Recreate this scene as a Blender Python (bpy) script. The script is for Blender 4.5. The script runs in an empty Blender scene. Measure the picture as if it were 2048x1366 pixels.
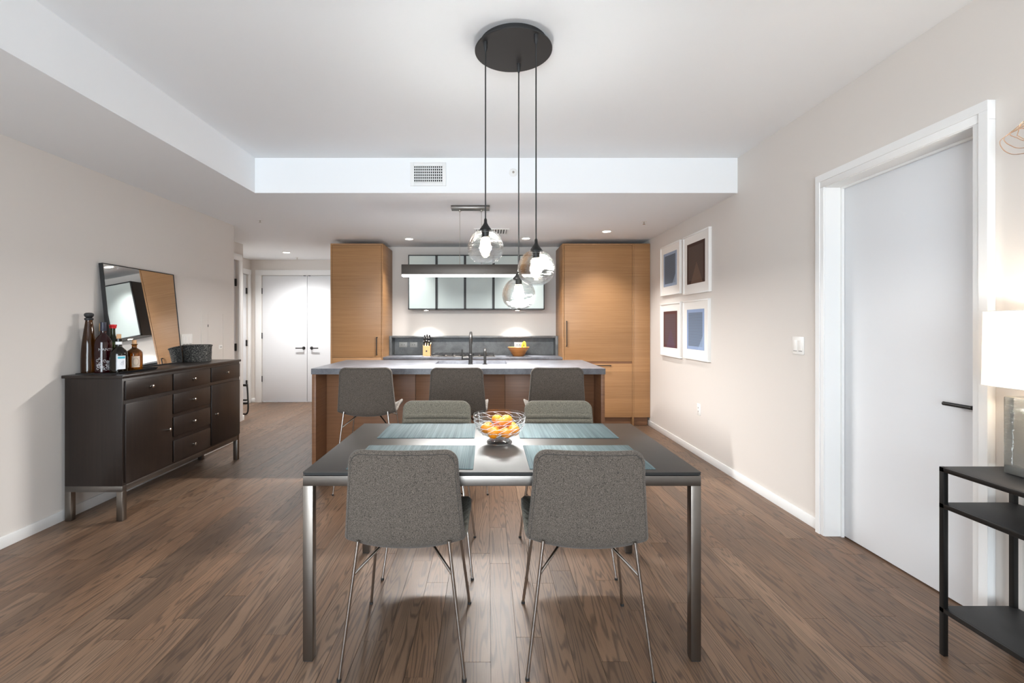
import bpy, bmesh, math, random
from mathutils import Vector, Matrix, Euler
random.seed(11)
sc = bpy.context.scene
C = sc.collection
PI = math.pi

# ------------------------------------------------------------------ camera
H = 1.315            # eye height; picture: f = 950 px, vanishing point (975.5, 651) in 2048 x 1366
F, VX, VY = 950.0, 975.5, 651.0
cam_d = bpy.data.cameras.new('camera')
cam = bpy.data.objects.new('camera', cam_d); C.objects.link(cam)
cam.location = (0, 0, H); cam.rotation_euler = (PI/2, 0, 0)
cam_d.sensor_width = 36; cam_d.lens = F/2048*36
cam_d.shift_x = (1024-VX)/2048; cam_d.shift_y = (VY-683)/2048
cam_d.clip_start = .05
sc.camera = cam

# ------------------------------------------------------------------ world, light, exposure
sc.view_settings.view_transform = 'Standard'
sc.view_settings.look = 'None'
sc.view_settings.gamma = 1
sc.view_settings.use_curve_mapping = False
sc.view_settings.exposure = 1.1
sc.cycles.use_denoising = True
sc.cycles.max_bounces = 10
sc.cycles.diffuse_bounces = 6
sc.cycles.transparent_max_bounces = 16
sc.cycles.caustics_reflective = False
sc.cycles.caustics_refractive = False
sc.cycles.sample_clamp_indirect = 6
W = bpy.data.worlds.new('world'); sc.world = W; W.use_nodes = True
W.node_tree.nodes['Background'].inputs[0].default_value = (.84, .92, 1, 1)
SKY = 8.7
W.node_tree.nodes['Background'].inputs[1].default_value = SKY

def light(kind, name, loc, power, color=(1, 1, 1), rot=(0, 0, 0), **k):
    d = bpy.data.lights.new(name, kind); d.energy = power; d.color = color
    for a, v in k.items():
        if a != 'portal': setattr(d, a, v)
    o = bpy.data.objects.new(name, d); C.objects.link(o)
    o.location = loc; o.rotation_euler = rot
    return o
WARM = (1, .87, .72)
NEUT = (1, .985, .965)
# daylight enters through the window wall behind the camera
p = light('AREA', 'window_portal', (-.75, -2.94, 1.3), 1, rot=(PI/2, 0, 0), shape='RECTANGLE', size=3.1, size_y=2.4)
p.data.cycles.is_portal = True

# ------------------------------------------------------------------ helpers
def lin(r, g, b):
    f = lambda c: ((c/255+.055)/1.055)**2.4 if c > 10 else c/255/12.92
    return (f(r), f(g), f(b), 1)

class MB:
    def __init__(s): s.v = []; s.f = []
    def add(s, vs, fs):
        n = len(s.v); s.v += [tuple(v) for v in vs]; s.f += [tuple(i+n for i in q) for q in fs]; return s
    def box(s, x0, x1, y0, y1, z0, z1, bev=0, seg=2):
        x0, x1 = min(x0, x1), max(x0, x1); y0, y1 = min(y0, y1), max(y0, y1); z0, z1 = min(z0, z1), max(z0, z1)
        vs = [(x, y, z) for z in (z0, z1) for y in (y0, y1) for x in (x0, x1)]
        fs = [(0, 2, 3, 1), (4, 5, 7, 6), (0, 1, 5, 4), (2, 6, 7, 3), (0, 4, 6, 2), (1, 3, 7, 5)]
        if not bev: return s.add(vs, fs)
        bm = bmesh.new(); bv = [bm.verts.new(v) for v in vs]
        for q in fs: bm.faces.new([bv[i] for i in q])
        bmesh.ops.bevel(bm, geom=bm.edges[:], offset=bev, segments=seg, profile=.5, affect='EDGES', clamp_overlap=True)
        bm.verts.index_update()
        s.add([v.co[:] for v in bm.verts], [[v.index for v in q.verts] for q in bm.faces]); bm.free(); return s
    def lathe(s, prof, n=32, c=(0, 0, 0), cap=True):
        vs = []; fs = []
        for r, z in prof:
            for i in range(n):
                a = 2*PI*i/n; vs.append((c[0]+r*math.cos(a), c[1]+r*math.sin(a), c[2]+z))
        m = len(prof)
        for j in range(m-1):
            for i in range(n):
                k = (i+1) % n; fs.append((j*n+i, j*n+k, (j+1)*n+k, (j+1)*n+i))
        if cap:
            fs.append(tuple(reversed(range(n)))); fs.append(tuple((m-1)*n+i for i in range(n)))
        return s.add(vs, fs)
    def tube(s, pts, r, n=8, closed=False, cap=True):
        pts = [Vector(q) for q in pts]; m = len(pts); vs = []; fs = []
        rs = r if isinstance(r, (list, tuple)) else [r]*m
        up = None
        for i, q in enumerate(pts):
            if closed: t = pts[(i+1) % m]-pts[i-1]
            else: t = pts[min(i+1, m-1)]-pts[max(i-1, 0)]
            t.normalize()
            if up is None:
                up = Vector((0, 0, 1)) if abs(t.z) < .9 else Vector((0, 1, 0))
            a = t.cross(up)
            if a.length < 1e-6: a = t.cross(Vector((1, .3, 0)))
            a.normalize(); b = a.cross(t).normalized(); up = b
            for k in range(n):
                w = 2*PI*k/n; vs.append(q+a*math.cos(w)*rs[i]+b*math.sin(w)*rs[i])
        for j in range(m if closed else m-1):
            j2 = (j+1) % m
            for k in range(n):
                k2 = (k+1) % n; fs.append((j*n+k, j*n+k2, j2*n+k2, j2*n+k))
        if cap and not closed:
            fs.append(tuple(reversed(range(n)))); fs.append(tuple((m-1)*n+k for k in range(n)))
        return s.add(vs, fs)
    def cyl(s, p0, p1, r, n=16): return s.tube([p0, p1], r, n)
    def prism(s, poly, axis, a0, a1):
        n = len(poly); vs = []
        for a in (a0, a1):
            for (p, q) in poly:
                vs.append({'x': (a, p, q), 'y': (p, a, q), 'z': (p, q, a)}[axis])
        fs = [tuple(reversed(range(n))), tuple(range(n, 2*n))]+[(i, (i+1) % n, (i+1) % n+n, i+n) for i in range(n)]
        return s.add(vs, fs)
    def grid(s, rows, closed_u=False):
        m = len(rows); n = len(rows[0]); vs = [p for r in rows for p in r]; fs = []
        for j in range(m-1):
            for i in range(n if closed_u else n-1):
                k = (i+1) % n; fs.append((j*n+i, j*n+k, (j+1)*n+k, (j+1)*n+i))
        return s.add(vs, fs)
    def ball(s, c, rx, ry=None, rz=None, n=16, m=10):
        ry = ry or rx; rz = rz or rx; rows = []
        for j in range(m+1):
            t = PI*(j/m) if 0 < j < m else (1e-3 if j == 0 else PI-1e-3)
            rows.append([(c[0]+rx*math.sin(t)*math.cos(2*PI*i/n), c[1]+ry*math.sin(t)*math.sin(2*PI*i/n), c[2]-rz*math.cos(t)) for i in range(n)])
        return s.grid(rows, True)
    def xf(s, M):
        s.v = [tuple(M @ Vector(v)) for v in s.v]; return s

def mesh_of(name, mb, mt, off=(0, 0, 0), smooth=38):
    me = bpy.data.meshes.new(name)
    me.from_pydata([(v[0]-off[0], v[1]-off[1], v[2]-off[2]) for v in mb.v], [], mb.f)
    bm = bmesh.new(); bm.from_mesh(me); bmesh.ops.recalc_face_normals(bm, faces=bm.faces[:]); bm.to_mesh(me); bm.free()
    if smooth:
        me.polygons.foreach_set('use_smooth', [True]*len(me.polygons))
        me.set_sharp_from_angle(angle=math.radians(smooth))
    me.materials.append(mt); me.update(); return me

def root_loc(o):
    l = Vector((0, 0, 0))
    while o: l += o.location; o = o.parent
    return l
def part(name, mb, mt, parent, label=None, smooth=38, kind=None):
    """one mesh object under a thing or a part; mb is in world coordinates"""
    o = bpy.data.objects.new(name, mesh_of(name, mb, mt, root_loc(parent), smooth)); C.objects.link(o)
    o.parent = parent
    if label: o['label'] = label
    if kind: o['kind'] = kind
    return o
def thing(name, label, cat, loc=(0, 0, 0), group=None):
    o = bpy.data.objects.new(name, None); C.objects.link(o); o.location = loc
    o.empty_display_size = .05
    o['label'] = label; o['category'] = cat
    if group: o['group'] = group
    return o
def single(name, mb, mt, label, cat, group=None, smooth=38):
    xs, ys, zs = zip(*mb.v); off = ((min(xs)+max(xs))/2, (min(ys)+max(ys))/2, min(zs))
    o = bpy.data.objects.new(name, mesh_of(name, mb, mt, off, smooth)); C.objects.link(o); o.location = off
    o['label'] = label; o['category'] = cat
    if group: o['group'] = group
    return o
def struct(name, mb, mt, label=None, smooth=38):
    xs, ys, zs = zip(*mb.v); off = ((min(xs)+max(xs))/2, (min(ys)+max(ys))/2, min(zs))
    o = bpy.data.objects.new(name, mesh_of(name, mb, mt, off, smooth)); C.objects.link(o); o.location = off
    o['kind'] = 'structure'
    if label: o['label'] = label
    return o
def copy_tree(o, parent=None):
    c = o.copy(); C.objects.link(c); c.parent = parent
    for ch in list(o.children): copy_tree(ch, c)
    return c
def lathe_pts(prof, n=4):
    """smooth a coarse profile with Catmull-Rom"""
    P = [prof[0]]+list(prof)+[prof[-1]]; out = []
    for i in range(1, len(P)-2):
        for k in range(n):
            t = k/n; q = []
            for d in (0, 1):
                a, b, c, e = P[i-1][d], P[i][d], P[i+1][d], P[i+2][d]
                q.append(.5*(2*b+(c-a)*t+(2*a-5*b+4*c-e)*t*t+(3*b-a-3*c+e)*t**3))
            out.append((max(q[0], 1e-4), q[1]))
    out.append(prof[-1]); return out
def smooth3(P, n=6, closed=False):
    P = [Vector(q) for q in P]; out = []; m = len(P)
    rng = range(m) if closed else range(m-1)
    g = (lambda i: P[i % m]) if closed else (lambda i: P[max(0, min(m-1, i))])
    for i in rng:
        for k in range(n):
            t = k/n; a, b, c, e = g(i-1), g(i), g(i+1), g(i+2)
            out.append(.5*(2*b+(c-a)*t+(2*a-5*b+4*c-e)*t*t+(3*b-a-3*c+e)*t**3))
    if not closed: out.append(P[-1])
    return out

# ------------------------------------------------------------------ materials
class NT:
    def __init__(s, name):
        s.m = bpy.data.materials.new(name); s.m.use_nodes = True; s.t = s.m.node_tree
        s.b = s.t.nodes['Principled BSDF']; s.out = s.t.nodes['Material Output']
    def n(s, kind, **k):
        d = s.t.nodes.new(kind)
        for a, v in k.items(): setattr(d, a, v)
        return d
    def link(s, a, b): s.t.links.new(a, b)
    def val(s, sock, v):
        if hasattr(v, 'is_output'): s.link(v, sock)
        else: sock.default_value = v
    def math(s, op, a, b=0.0, c=0.0):
        d = s.n('ShaderNodeMath', operation=op)
        for i, v in enumerate((a, b, c)): s.val(d.inputs[i], v)
        return d.outputs[0]
    def mix(s, f, a, b, mode='MIX'):
        d = s.n('ShaderNodeMix', data_type='RGBA', blend_type=mode)
        s.val(d.inputs[0], f); s.val(d.inputs[6], a); s.val(d.inputs[7], b); return d.outputs[2]
    def pos(s): return s.n('ShaderNodeNewGeometry').outputs['Position']
    def objc(s): return s.n('ShaderNodeTexCoord').outputs['Object']
    def scale(s, v, sc3):
        d = s.n('ShaderNodeVectorMath', operation='MULTIPLY'); s.link(v, d.inputs[0]); d.inputs[1].default_value = sc3; return d.outputs[0]
    def noise(s, v, scale=1, detail=3, rough=.5, dist=0):
        d = s.n('ShaderNodeTexNoise'); s.link(v, d.inputs['Vector'])
        d.inputs['Scale'].default_value = scale; d.inputs['Detail'].default_value = detail
        d.inputs['Roughness'].default_value = rough; d.inputs['Distortion'].default_value = dist; return d.outputs[0]
    def ramp(s, f, a, b):
        d = s.n('ShaderNodeMapRange'); s.val(d.inputs[0], f); d.inputs[1].default_value = a; d.inputs[2].default_value = b; return d.outputs[0]
    def bump(s, h, strength=.2, dist=.002):
        d = s.n('ShaderNodeBump'); d.inputs['Strength'].default_value = strength; d.inputs['Distance'].default_value = dist
        s.link(h, d.inputs['Height']); s.link(d.outputs[0], s.b.inputs['Normal']); return d.outputs[0]
    def set(s, **k):
        for a, v in k.items():
            nm = {'base': 'Base Color', 'rough': 'Roughness', 'metal': 'Metallic', 'trans': 'Transmission Weight', 'ior': 'IOR',
                  'emit': 'Emission Color', 'es': 'Emission Strength', 'spec': 'Specular IOR Level', 'coat': 'Coat Weight',
                  'aniso': 'Anisotropic', 'sheen': 'Sheen Weight'}[a]
            s.val(s.b.inputs[nm], v)
        return s
def plain(name, rgb, rough=.5, metal=0, bump=0, bscale=200, **k):
    t = NT(name); base = lin(*rgb)
    t.set(base=base, rough=rough, metal=metal, **k)
    if bump:
        t.bump(t.noise(t.pos(), bscale, 3), bump, .001)
    return t.m
def emitter(name, rgb, s):
    t = NT(name); t.set(base=(0, 0, 0, 1), emit=lin(*rgb), es=s, rough=.5); return t.m
def wood(name, dark, light_, axis='h', rough=.42, blocks=False, amt=1.0, bump=.08, rs=1.0):
    t = NT(name); p = t.pos()
    v = {'h': (1.3, 1.3, 70), 'v': (55, 55, 1.2), 'y': (60, 1.2, 60)}[axis]
    a = t.noise(t.scale(p, v), 1, 4, .6, .4)
    v2 = {'h': (7, 7, 420), 'v': (340, 340, 6), 'y': (340, 6, 340)}[axis]
    b = t.noise(t.scale(p, v2), 1, 3, .6)
    f = t.ramp(t.math('ADD', t.math('MULTIPLY', a, .65), t.math('MULTIPLY', b, .35)), .5-.2/amt, .5+.2/amt)
    col = t.mix(f, lin(*dark), lin(*light_))
    if blocks:
        sx = t.n('ShaderNodeSeparateXYZ'); t.link(p, sx.inputs[0])
        wn = t.n('ShaderNodeTexWhiteNoise', noise_dimensions='1D')
        t.link(t.math('FLOOR', t.math('MULTIPLY', sx.outputs[2], 5.6)), wn.inputs['W'])
        col = t.mix(t.math('MULTIPLY', wn.outputs['Value'], .22), col, lin(*[c*.72 for c in dark]))
    t.set(base=col, rough=rough, spec=.4); t.bump(b, bump, .0006); return t.m
def metal(name, rgb, rough=.28, brush='v'):
    t = NT(name); p = t.pos()
    v = {'v': (700, 700, 8), 'h': (8, 8, 700)}[brush]
    b = t.noise(t.scale(p, v), 1, 3, .6); big = t.noise(p, 9, 2)
    t.set(base=t.mix(big, lin(*[c*.86 for c in rgb]), lin(*rgb)), metal=1, rough=t.math('ADD', t.math('MULTIPLY', b, .18), rough-.09))
    t.bump(b, .05, .0005); return t.m
def thin_glass(name, tint=(.94, .95, .95), wavy=0, rough=.01, ior=1.5, wsc=(14, 14, 42)):
    t = NT(name)
    tr = t.n('ShaderNodeBsdfTransparent'); tr.inputs[0].default_value = (*tint, 1)
    gl = t.n('ShaderNodeBsdfGlossy'); gl.inputs['Roughness'].default_value = rough; gl.inputs[0].default_value = (1, 1, 1, 1)
    fr = t.n('ShaderNodeLayerWeight'); fr.inputs[0].default_value = .5        # Schlick reflectance, equal from both sides of the pane
    f0 = ((ior-1)/(ior+1))**2
    fs_ = t.math('ADD', t.math('MULTIPLY', t.math('POWER', fr.outputs['Facing'], 5.0), 1-f0), f0)
    mx = t.n('ShaderNodeMixShader'); t.link(fs_, mx.inputs[0]); t.link(tr.outputs[0], mx.inputs[1]); t.link(gl.outputs[0], mx.inputs[2])
    if wavy:
        h = t.noise(t.scale(t.objc(), wsc), 1, 3, .5, 1.2)
        d = t.n('ShaderNodeBump'); d.inputs['Strength'].default_value = wavy; d.inputs['Distance'].default_value = .012
        t.link(h, d.inputs['Height']); t.link(d.outputs[0], fr.inputs['Normal']); t.link(d.outputs[0], gl.inputs['Normal'])
    t.link(mx.outputs[0], t.out.inputs[0]); return t.m
def fabric(name, a, b, scale=330, bump=.35):
    t = NT(name); p = t.objc()
    n1 = t.noise(p, scale, 2, .7); n2 = t.noise(p, 5, 2)
    f = t.ramp(n1, .3, .7)
    t.set(base=t.mix(f, lin(*a), lin(*b)), rough=.95, spec=.15, sheen=.15)
    t.bump(n1, bump, .0015); return t.m
def stone(name, a, b, rough=.3, sc1=9):
    t = NT(name); p = t.pos()
    n1 = t.noise(p, sc1, 6, .65, .5); n2 = t.noise(p, 160, 2, .6)
    f = t.ramp(t.math('ADD', t.math('MULTIPLY', n1, .7), t.math('MULTIPLY', n2, .3)), .32, .68)
    t.set(base=t.mix(f, lin(*a), lin(*b)), rough=rough, spec=.5); t.bump(n2, .06, .0006); return t.m
def floor_mat():
    t = NT('oak_floor'); p = t.pos()
    tone = t.n('ShaderNodeAttribute', attribute_name='tone').outputs['Fac']
    cx = t.n('ShaderNodeCombineXYZ'); t.val(cx.inputs[2], t.math('MULTIPLY', tone, 57.0)); 
    s = t.n('ShaderNodeSeparateXYZ'); t.link(p, s.inputs[0])
    t.val(cx.inputs[0], t.math('MULTIPLY', s.outputs[0], 9.0)); t.val(cx.inputs[1], t.math('MULTIPLY', s.outputs[1], .55))
    field = t.noise(cx.outputs[0], 1, 2, .5)
    ring = t.math('SINE', t.math('MULTIPLY', field, 150))                     # cathedral rings are contours of a slow field
    ring = t.ramp(ring, .15, 1.0)
    fine = t.noise(t.scale(p, (520, 11, 1)), 1, 3, .6)
    blot = t.noise(t.scale(p, (5, 1.6, 1)), 1, 3, .5)
    wn = t.n('ShaderNodeTexWhiteNoise', noise_dimensions='1D'); t.link(t.math('MULTIPLY', tone, 917.0), wn.inputs['W'])
    base = t.mix(tone, lin(94, 76, 62), lin(138, 112, 91))
    base = t.mix(t.math('MULTIPLY', wn.outputs['Value'], .55), base, lin(130, 97, 72))
    base = t.mix(t.math('MULTIPLY', t.ramp(blot, .35, .8), .35), base, lin(88, 72, 60))
    grain = t.math('ADD', t.math('MULTIPLY', ring, .58), t.math('MULTIPLY', t.ramp(fine, .45, .75), .38))
    col = t.mix(grain, base, lin(58, 45, 37))
    t.set(base=col, rough=t.math('ADD', t.math('MULTIPLY', fine, .16), .33), spec=.45)
    t.bump(t.math('MULTIPLY', grain, -1.0), .12, .0008); return t.m
def placemat_mat():
    t = NT('woven_teal'); p = t.objc()
    s = t.n('ShaderNodeSeparateXYZ'); t.link(p, s.inputs[0])
    st = t.noise(t.scale(p, (260, 1.5, 1)), 1, 3, .7); wide = t.noise(t.scale(p, (45, 1, 1)), 1, 2)
    w = t.math('MULTIPLY', t.math('SINE', t.math('MULTIPLY', s.outputs[0], 1400.0)), t.math('SINE', t.math('MULTIPLY', s.outputs[1], 900.0)))
    f = t.ramp(t.math('ADD', t.math('ADD', t.math('MULTIPLY', st, .6), t.math('MULTIPLY', wide, .4)), t.math('MULTIPLY', w, .1)), .34, .68)
    t.set(base=t.mix(f, lin(56, 73, 78), lin(116, 134, 137)), rough=.7, spec=.2); t.bump(w, .3, .0008); return t.m
def print_mat(name, border, inner, tri, seed):
    """abstract art print: flat border, thin ruled lines and a paler wedge"""
    t = NT(name); p = t.n('ShaderNodeTexCoord').outputs['Generated']
    s = t.n('ShaderNodeSeparateXYZ'); t.link(p, s.inputs[0]); y, z = s.outputs[1], s.outputs[2]
    ln = t.ramp(t.math('SINE', t.math('MULTIPLY', z, 210.0)), -.2, 1)
    ins = t.math('MULTIPLY', t.math('LESS_THAN', t.math('ABSOLUTE', t.math('SUBTRACT', y, .5)), .41), t.math('LESS_THAN', t.math('ABSOLUTE', t.math('SUBTRACT', z, .5)), .42))
    col = t.mix(ins, lin(*border), t.mix(ln, lin(*inner), lin(*[c*.8 for c in inner])))
    if seed % 2: w = t.math('LESS_THAN', t.math('ADD', t.math('ABSOLUTE', t.math('SUBTRACT', y, .45)), t.math('MULTIPLY', z, .65)), .34)
    else: w = t.math('LESS_THAN', t.math('ADD', y, t.math('MULTIPLY', z, .8)), .36)
    col = t.mix(t.math('MULTIPLY', w, .6), col, lin(*tri))
    t.set(base=col, rough=.6, spec=.3); return t.m

M = {}
M['wall'] = plain('beige_wall_paint', (214, 208, 202), .85, bump=.04, bscale=300)
M['white'] = plain('white_ceiling_paint', (238, 240, 242), .9, bump=.03, bscale=300)
M['trim'] = plain('white_trim_paint', (232, 232, 231), .42)
M['door'] = plain('white_door_paint', (226, 228, 231), .45)
M['black'] = plain('black_metal', (22, 21, 20), .42, .3)
M['matte_black'] = plain('matte_black', (30, 30, 31), .55)
M['floor'] = floor_mat()
M['sub'] = plain('subfloor', (34, 27, 22), .9)
M['oak'] = wood('rift_oak', (142, 101, 65), (183, 141, 98), 'h', blocks=True, amt=.62)
M['oak_dark'] = wood('walnut_stained_oak', (112, 76, 52), (147, 106, 76), 'h', .4, amt=.7)
M['espresso'] = wood('espresso_wood', (22, 17, 15), (42, 32, 27), 'v', .36, amt=.8)
M['espresso_h'] = wood('espresso_wood_top', (24, 19, 17), (44, 35, 30), 'y', .32, amt=.8)
M['steel'] = metal('brushed_steel', (138, 131, 124), .34)
M['steel_h'] = metal('brushed_steel_rail', (132, 127, 122), .36, 'h')
M['chrome'] = metal('polished_steel_tube', (205, 200, 195), .16)
M['nickel'] = plain('satin_nickel', (205, 198, 188), .22, 1)
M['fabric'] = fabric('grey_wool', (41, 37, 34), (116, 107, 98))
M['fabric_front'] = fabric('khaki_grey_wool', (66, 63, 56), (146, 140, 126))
M['fabric_seam'] = plain('grey_thread', (58, 55, 52), .9)
M['granite'] = stone('grey_granite', (70, 71, 75), (116, 118, 125), .36)
M['slate'] = stone('dark_backsplash_stone', (66, 68, 68), (116, 118, 119), .42, 7)
M['top'] = stone('charcoal_ceramic', (50, 47, 44), (62, 59, 55), .38, 3)
M['mat'] = placemat_mat()
M['frost'] = NT('frosted_glass').set(base=lin(172, 182, 180), rough=.5, spec=.25).m
M['mirror'] = plain('mirror', (245, 246, 246), .0, 1)
gg = NT('wavy_globe_glass')
_gn = gg.noise(gg.scale(gg.objc(), (11, 11, 46)), 1, 3, .5, 1.5)
_bp = gg.n('ShaderNodeBump'); _bp.inputs['Strength'].default_value = .55; _bp.inputs['Distance'].default_value = .01; gg.link(_gn, _bp.inputs['Height'])
_gl = gg.n('ShaderNodeBsdfGlass'); _gl.inputs['IOR'].default_value = 1.16; _gl.inputs['Roughness'].default_value = 0; _gl.inputs[0].default_value = (.93, .95, .95, 1); gg.link(_bp.outputs[0], _gl.inputs['Normal'])
_tr = gg.n('ShaderNodeBsdfTransparent'); _tr.inputs[0].default_value = (.94, .955, .96, 1)
_mx = gg.n('ShaderNodeMixShader'); _mx.inputs[0].default_value = .5; gg.link(_tr.outputs[0], _mx.inputs[1]); gg.link(_gl.outputs[0], _mx.inputs[2]); gg.link(_mx.outputs[0], gg.out.inputs[0])
M['globe'] = gg.m
M['clear'] = thin_glass('clear_glass', (.95, .965, .965))
M['pane'] = thin_glass('window_glass', (.97, .98, .98))
et = NT('etched_glass'); _d = et.n('ShaderNodeBsdfDiffuse'); _d.inputs[0].default_value = lin(244, 244, 246)
_t = et.n('ShaderNodeBsdfTranslucent'); _t.inputs[0].default_value = lin(244, 244, 246); _m = et.n('ShaderNodeMixShader'); _m.inputs[0].default_value = .5
et.link(_d.outputs[0], _m.inputs[1]); et.link(_t.outputs[0], _m.inputs[2]); et.link(_m.outputs[0], et.out.inputs[0]); M['etch'] = et.m
M['solid_glass'] = NT('solid_glass').set(base=(.95, .98, .97, 1), rough=.02, trans=1, ior=1.48).m
fg = NT('foot_glass'); _g = fg.n('ShaderNodeBsdfGlass'); _g.inputs['IOR'].default_value = 1.45; _g.inputs['Roughness'].default_value = .02
_t = fg.n('ShaderNodeBsdfTransparent'); _m = fg.n('ShaderNodeMixShader'); _m.inputs[0].default_value = .55
fg.link(_t.outputs[0], _m.inputs[1]); fg.link(_g.outputs[0], _m.inputs[2]); fg.link(_m.outputs[0], fg.out.inputs[0]); M['foot_glass'] = fg.m
M['bulb'] = emitter('lit_bulb', (255, 232, 198), 14)
M['can'] = emitter('lit_downlight', (255, 240, 220), 14)
M['strip'] = emitter('lit_strip', (255, 246, 236), 26)
M['fruit'] = plain('orange_peel', (234, 138, 14), .4, bump=.15, bscale=500)
M['stem'] = plain('stem_brown', (70, 62, 30), .8)
M['copper'] = plain('copper_wire', (238, 204, 176), .25, 1)
M['paper'] = plain('white_mat_board', (236, 233, 228), .8)
M['frame'] = plain('white_frame', (238, 237, 234), .4)
M['plate'] = plain('white_plastic', (236, 234, 230), .35)
M['plate_grey'] = plain('grey_plastic', (150, 150, 146), .4)
M['slot'] = plain('dark_slot', (60, 58, 56), .6)

# ------------------------------------------------------------------ the setting
XL, XR, YB, CZ, SZ = -2.867, 2.125, -3.0, 2.74, 2.442     # left wall, right wall, rear wall, ceiling, soffit
KY = 6.82                                                  # kitchen back wall
HX1, HX2, HY = -3.40, -4.06, 8.14                          # hall walls
fl = MB().box(-4.3, XR+.3, YB-.1, HY+.1, -.06, -.0125)
floor = struct('floor', fl, M['sub'], 'grey brown oak plank floor')
PWID = .108
planks = []
x = -4.2
while x < XR+.13:
    y = YB-random.uniform(0, 1)
    while y < HY:
        L = random.choice((.45, .7, .9, 1.1, 1.3, 1.6))*random.uniform(.9, 1.1)
        y0, y1 = max(y, YB), min(y+L, HY)
        if y1-y0 > .02 and not (x+PWID < XL and y1 < 5.3): planks.append((x, x+PWID, y0, y1, random.random()))
        y += L
    x += PWID
def seen_area(pk):
    x0, x1, y0, y1, _ = pk
    y0 = max(y0, 1.76)
    if y1 <= y0: return 0
    if y0 > 6.3 and x0 > -2.0 or y0 > KY and x0 > -2.1: return 0
    P = []
    for (a, b) in ((x0, y0), (x1, y0), (x1, y1), (x0, y1)):
        P.append((min(2048, max(0, VX+F*a/b)), min(1366, VY+F*H/b)))
    return abs(sum(P[i][0]*P[(i+1) % 4][1]-P[(i+1) % 4][0]*P[i][1] for i in range(4)))/2
planks.sort(key=seen_area, reverse=True)
def plank_mb(mb, pk):
    g = .0007; dz = (pk[4]-.5)*.0006
    return mb.box(pk[0]+g, pk[1]-g, pk[2]+g, pk[3]-g, -.0125, -.0004+dz)
def set_tone(me, vals):
    a = me.attributes.new('tone', 'FLOAT', 'FACE'); a.data.foreach_set('value', vals)
for pk in planks[:298]:
    o = part('plank', plank_mb(MB(), pk), M['floor'], floor, smooth=0)
    set_tone(o.data, [pk[4]]*len(o.data.polygons))
rest = MB(); tv = []
for pk in planks[298:]:
    plank_mb(rest, pk); tv += [pk[4]]*6
o = part('plank', rest, M['floor'], floor, smooth=0, kind='stuff'); set_tone(o.data, tv)

T = .12
struct('wall_left', MB().box(XL-T, XL, YB, 5.366, 0, CZ), M['wall'], 'beige painted wall behind the sideboard')
wr = MB()
DY0, DY1, DZ = 2.053, 2.965, 2.18
wr.box(XR, XR+.2, YB, DY0, 0, CZ).box(XR, XR+.2, DY1, KY+.2, 0, CZ).box(XR, XR+.2, DY0, DY1, DZ, CZ)
struct('wall_right', wr, M['wall'], 'beige painted wall with the white door and framed prints')
WX0, WX1, WZ0, WZ1 = -2.25, .75, .12, 2.42
wb = MB().box(XL-T, WX0, YB-T, YB, 0, CZ).box(WX1, XR+.2, YB-T, YB, 0, CZ).box(WX0, WX1, YB-T, YB, 0, WZ0).box(WX0, WX1, YB-T, YB, WZ1, CZ)
struct('wall_rear', wb, M['wall'])
w1 = struct('window_1', MB().box(WX0, WX1, YB-.09, YB-.03, WZ0, WZ0+.05).box(WX0, WX1, YB-.09, YB-.03, WZ1-.05, WZ1)
            .box(WX0, WX0+.05, YB-.09, YB-.03, WZ0, WZ1).box(WX1-.05, WX1, YB-.09, YB-.03, WZ0, WZ1)
            .box(-.78, -.72, YB-.09, YB-.03, WZ0, WZ1), M['black'], 'wide window behind the viewer')
part('pane', MB().box(WX0+.05, -.78, YB-.062, YB-.058, WZ0+.05, WZ1-.05), M['pane'], w1)
part('pane', MB().box(-.72, WX1-.05, YB-.062, YB-.058, WZ0+.05, WZ1-.05), M['pane'], w1)
struct('wall_back', MB().box(-2.05, XR+.2, KY, HY+T, 0, SZ+.3), M['wall'], 'pale kitchen wall behind the frosted cabinets')
# hall
hw = MB().box(HX1-T, HX1, 5.30, 5.52, 0, SZ+.3).box(HX1-T, HX1, 6.466, 6.6, 0, SZ+.3).box(HX1-T, HX1, 5.52, 6.466, 2.20, SZ+.3)
hw.box(HX1-T, XL-T, 5.246, 5.366, 0, SZ+.3)
struct('wall_hall_near', hw, M['wall'])
struct('wall_hall_side', MB().box(HX2-T, HX2, 6.4, 7.18, 0, SZ+.3).box(HX2-T, HX2, 8.035, HY, 0, SZ+.3).box(HX2-T, HX2, 7.18, 8.035, 2.18, SZ+.3)
       .box(HX2, HX1-T, 6.48, 6.6, 0, SZ+.3), M['wall'])
struct('wall_hall_end', MB().box(HX2-T, -3.873, HY, HY+T, 0, SZ+.3).box(-2.327, -2.05, HY, HY+T, 0, SZ+.3).box(-3.873, -2.327, HY, HY+T, 2.174, SZ+.3), M['wall'])
# unseen wall boxes added behind the doors to block daylight leaks
struct('wall_light_block_end', MB().box(HX2-T, -2.0, HY+T+.6, HY+T+.65, 0, SZ+.3).box(HX2-T-.05, HX2-T, HY, HY+T+.65, 0, SZ+.3).box(-2.05, -2.0, HY+T, HY+T+.65, 0, SZ+.3).box(HX2-T, -2.0, HY+T, HY+T+.65, -.06, -.001).box(HX2-T, -2.0, HY+T, HY+T+.65, SZ, SZ+.1), M['wall'])
struct('wall_light_block_side', MB().box(HX2-.8, HX2-.75, 5.0, HY+.2, 0, SZ+.3).box(HX2-.8, XL-T, 4.9, 5.0, 0, SZ+.3).box(HX2-.8, HX2-T, HY, HY+.05, 0, SZ+.3).box(HX2-.8, HX1-T, 5.0, HY, -.09, -.061).box(HX2-.8, HX2-T, 5.0, HY, SZ, SZ+.1).box(HX2-T, XL-T, 4.9, 5.3, SZ, SZ+.1).box(HX1-T-.9, HX1-T, 5.0, 5.3, SZ+.0, SZ+.1), M['wall'])
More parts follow.
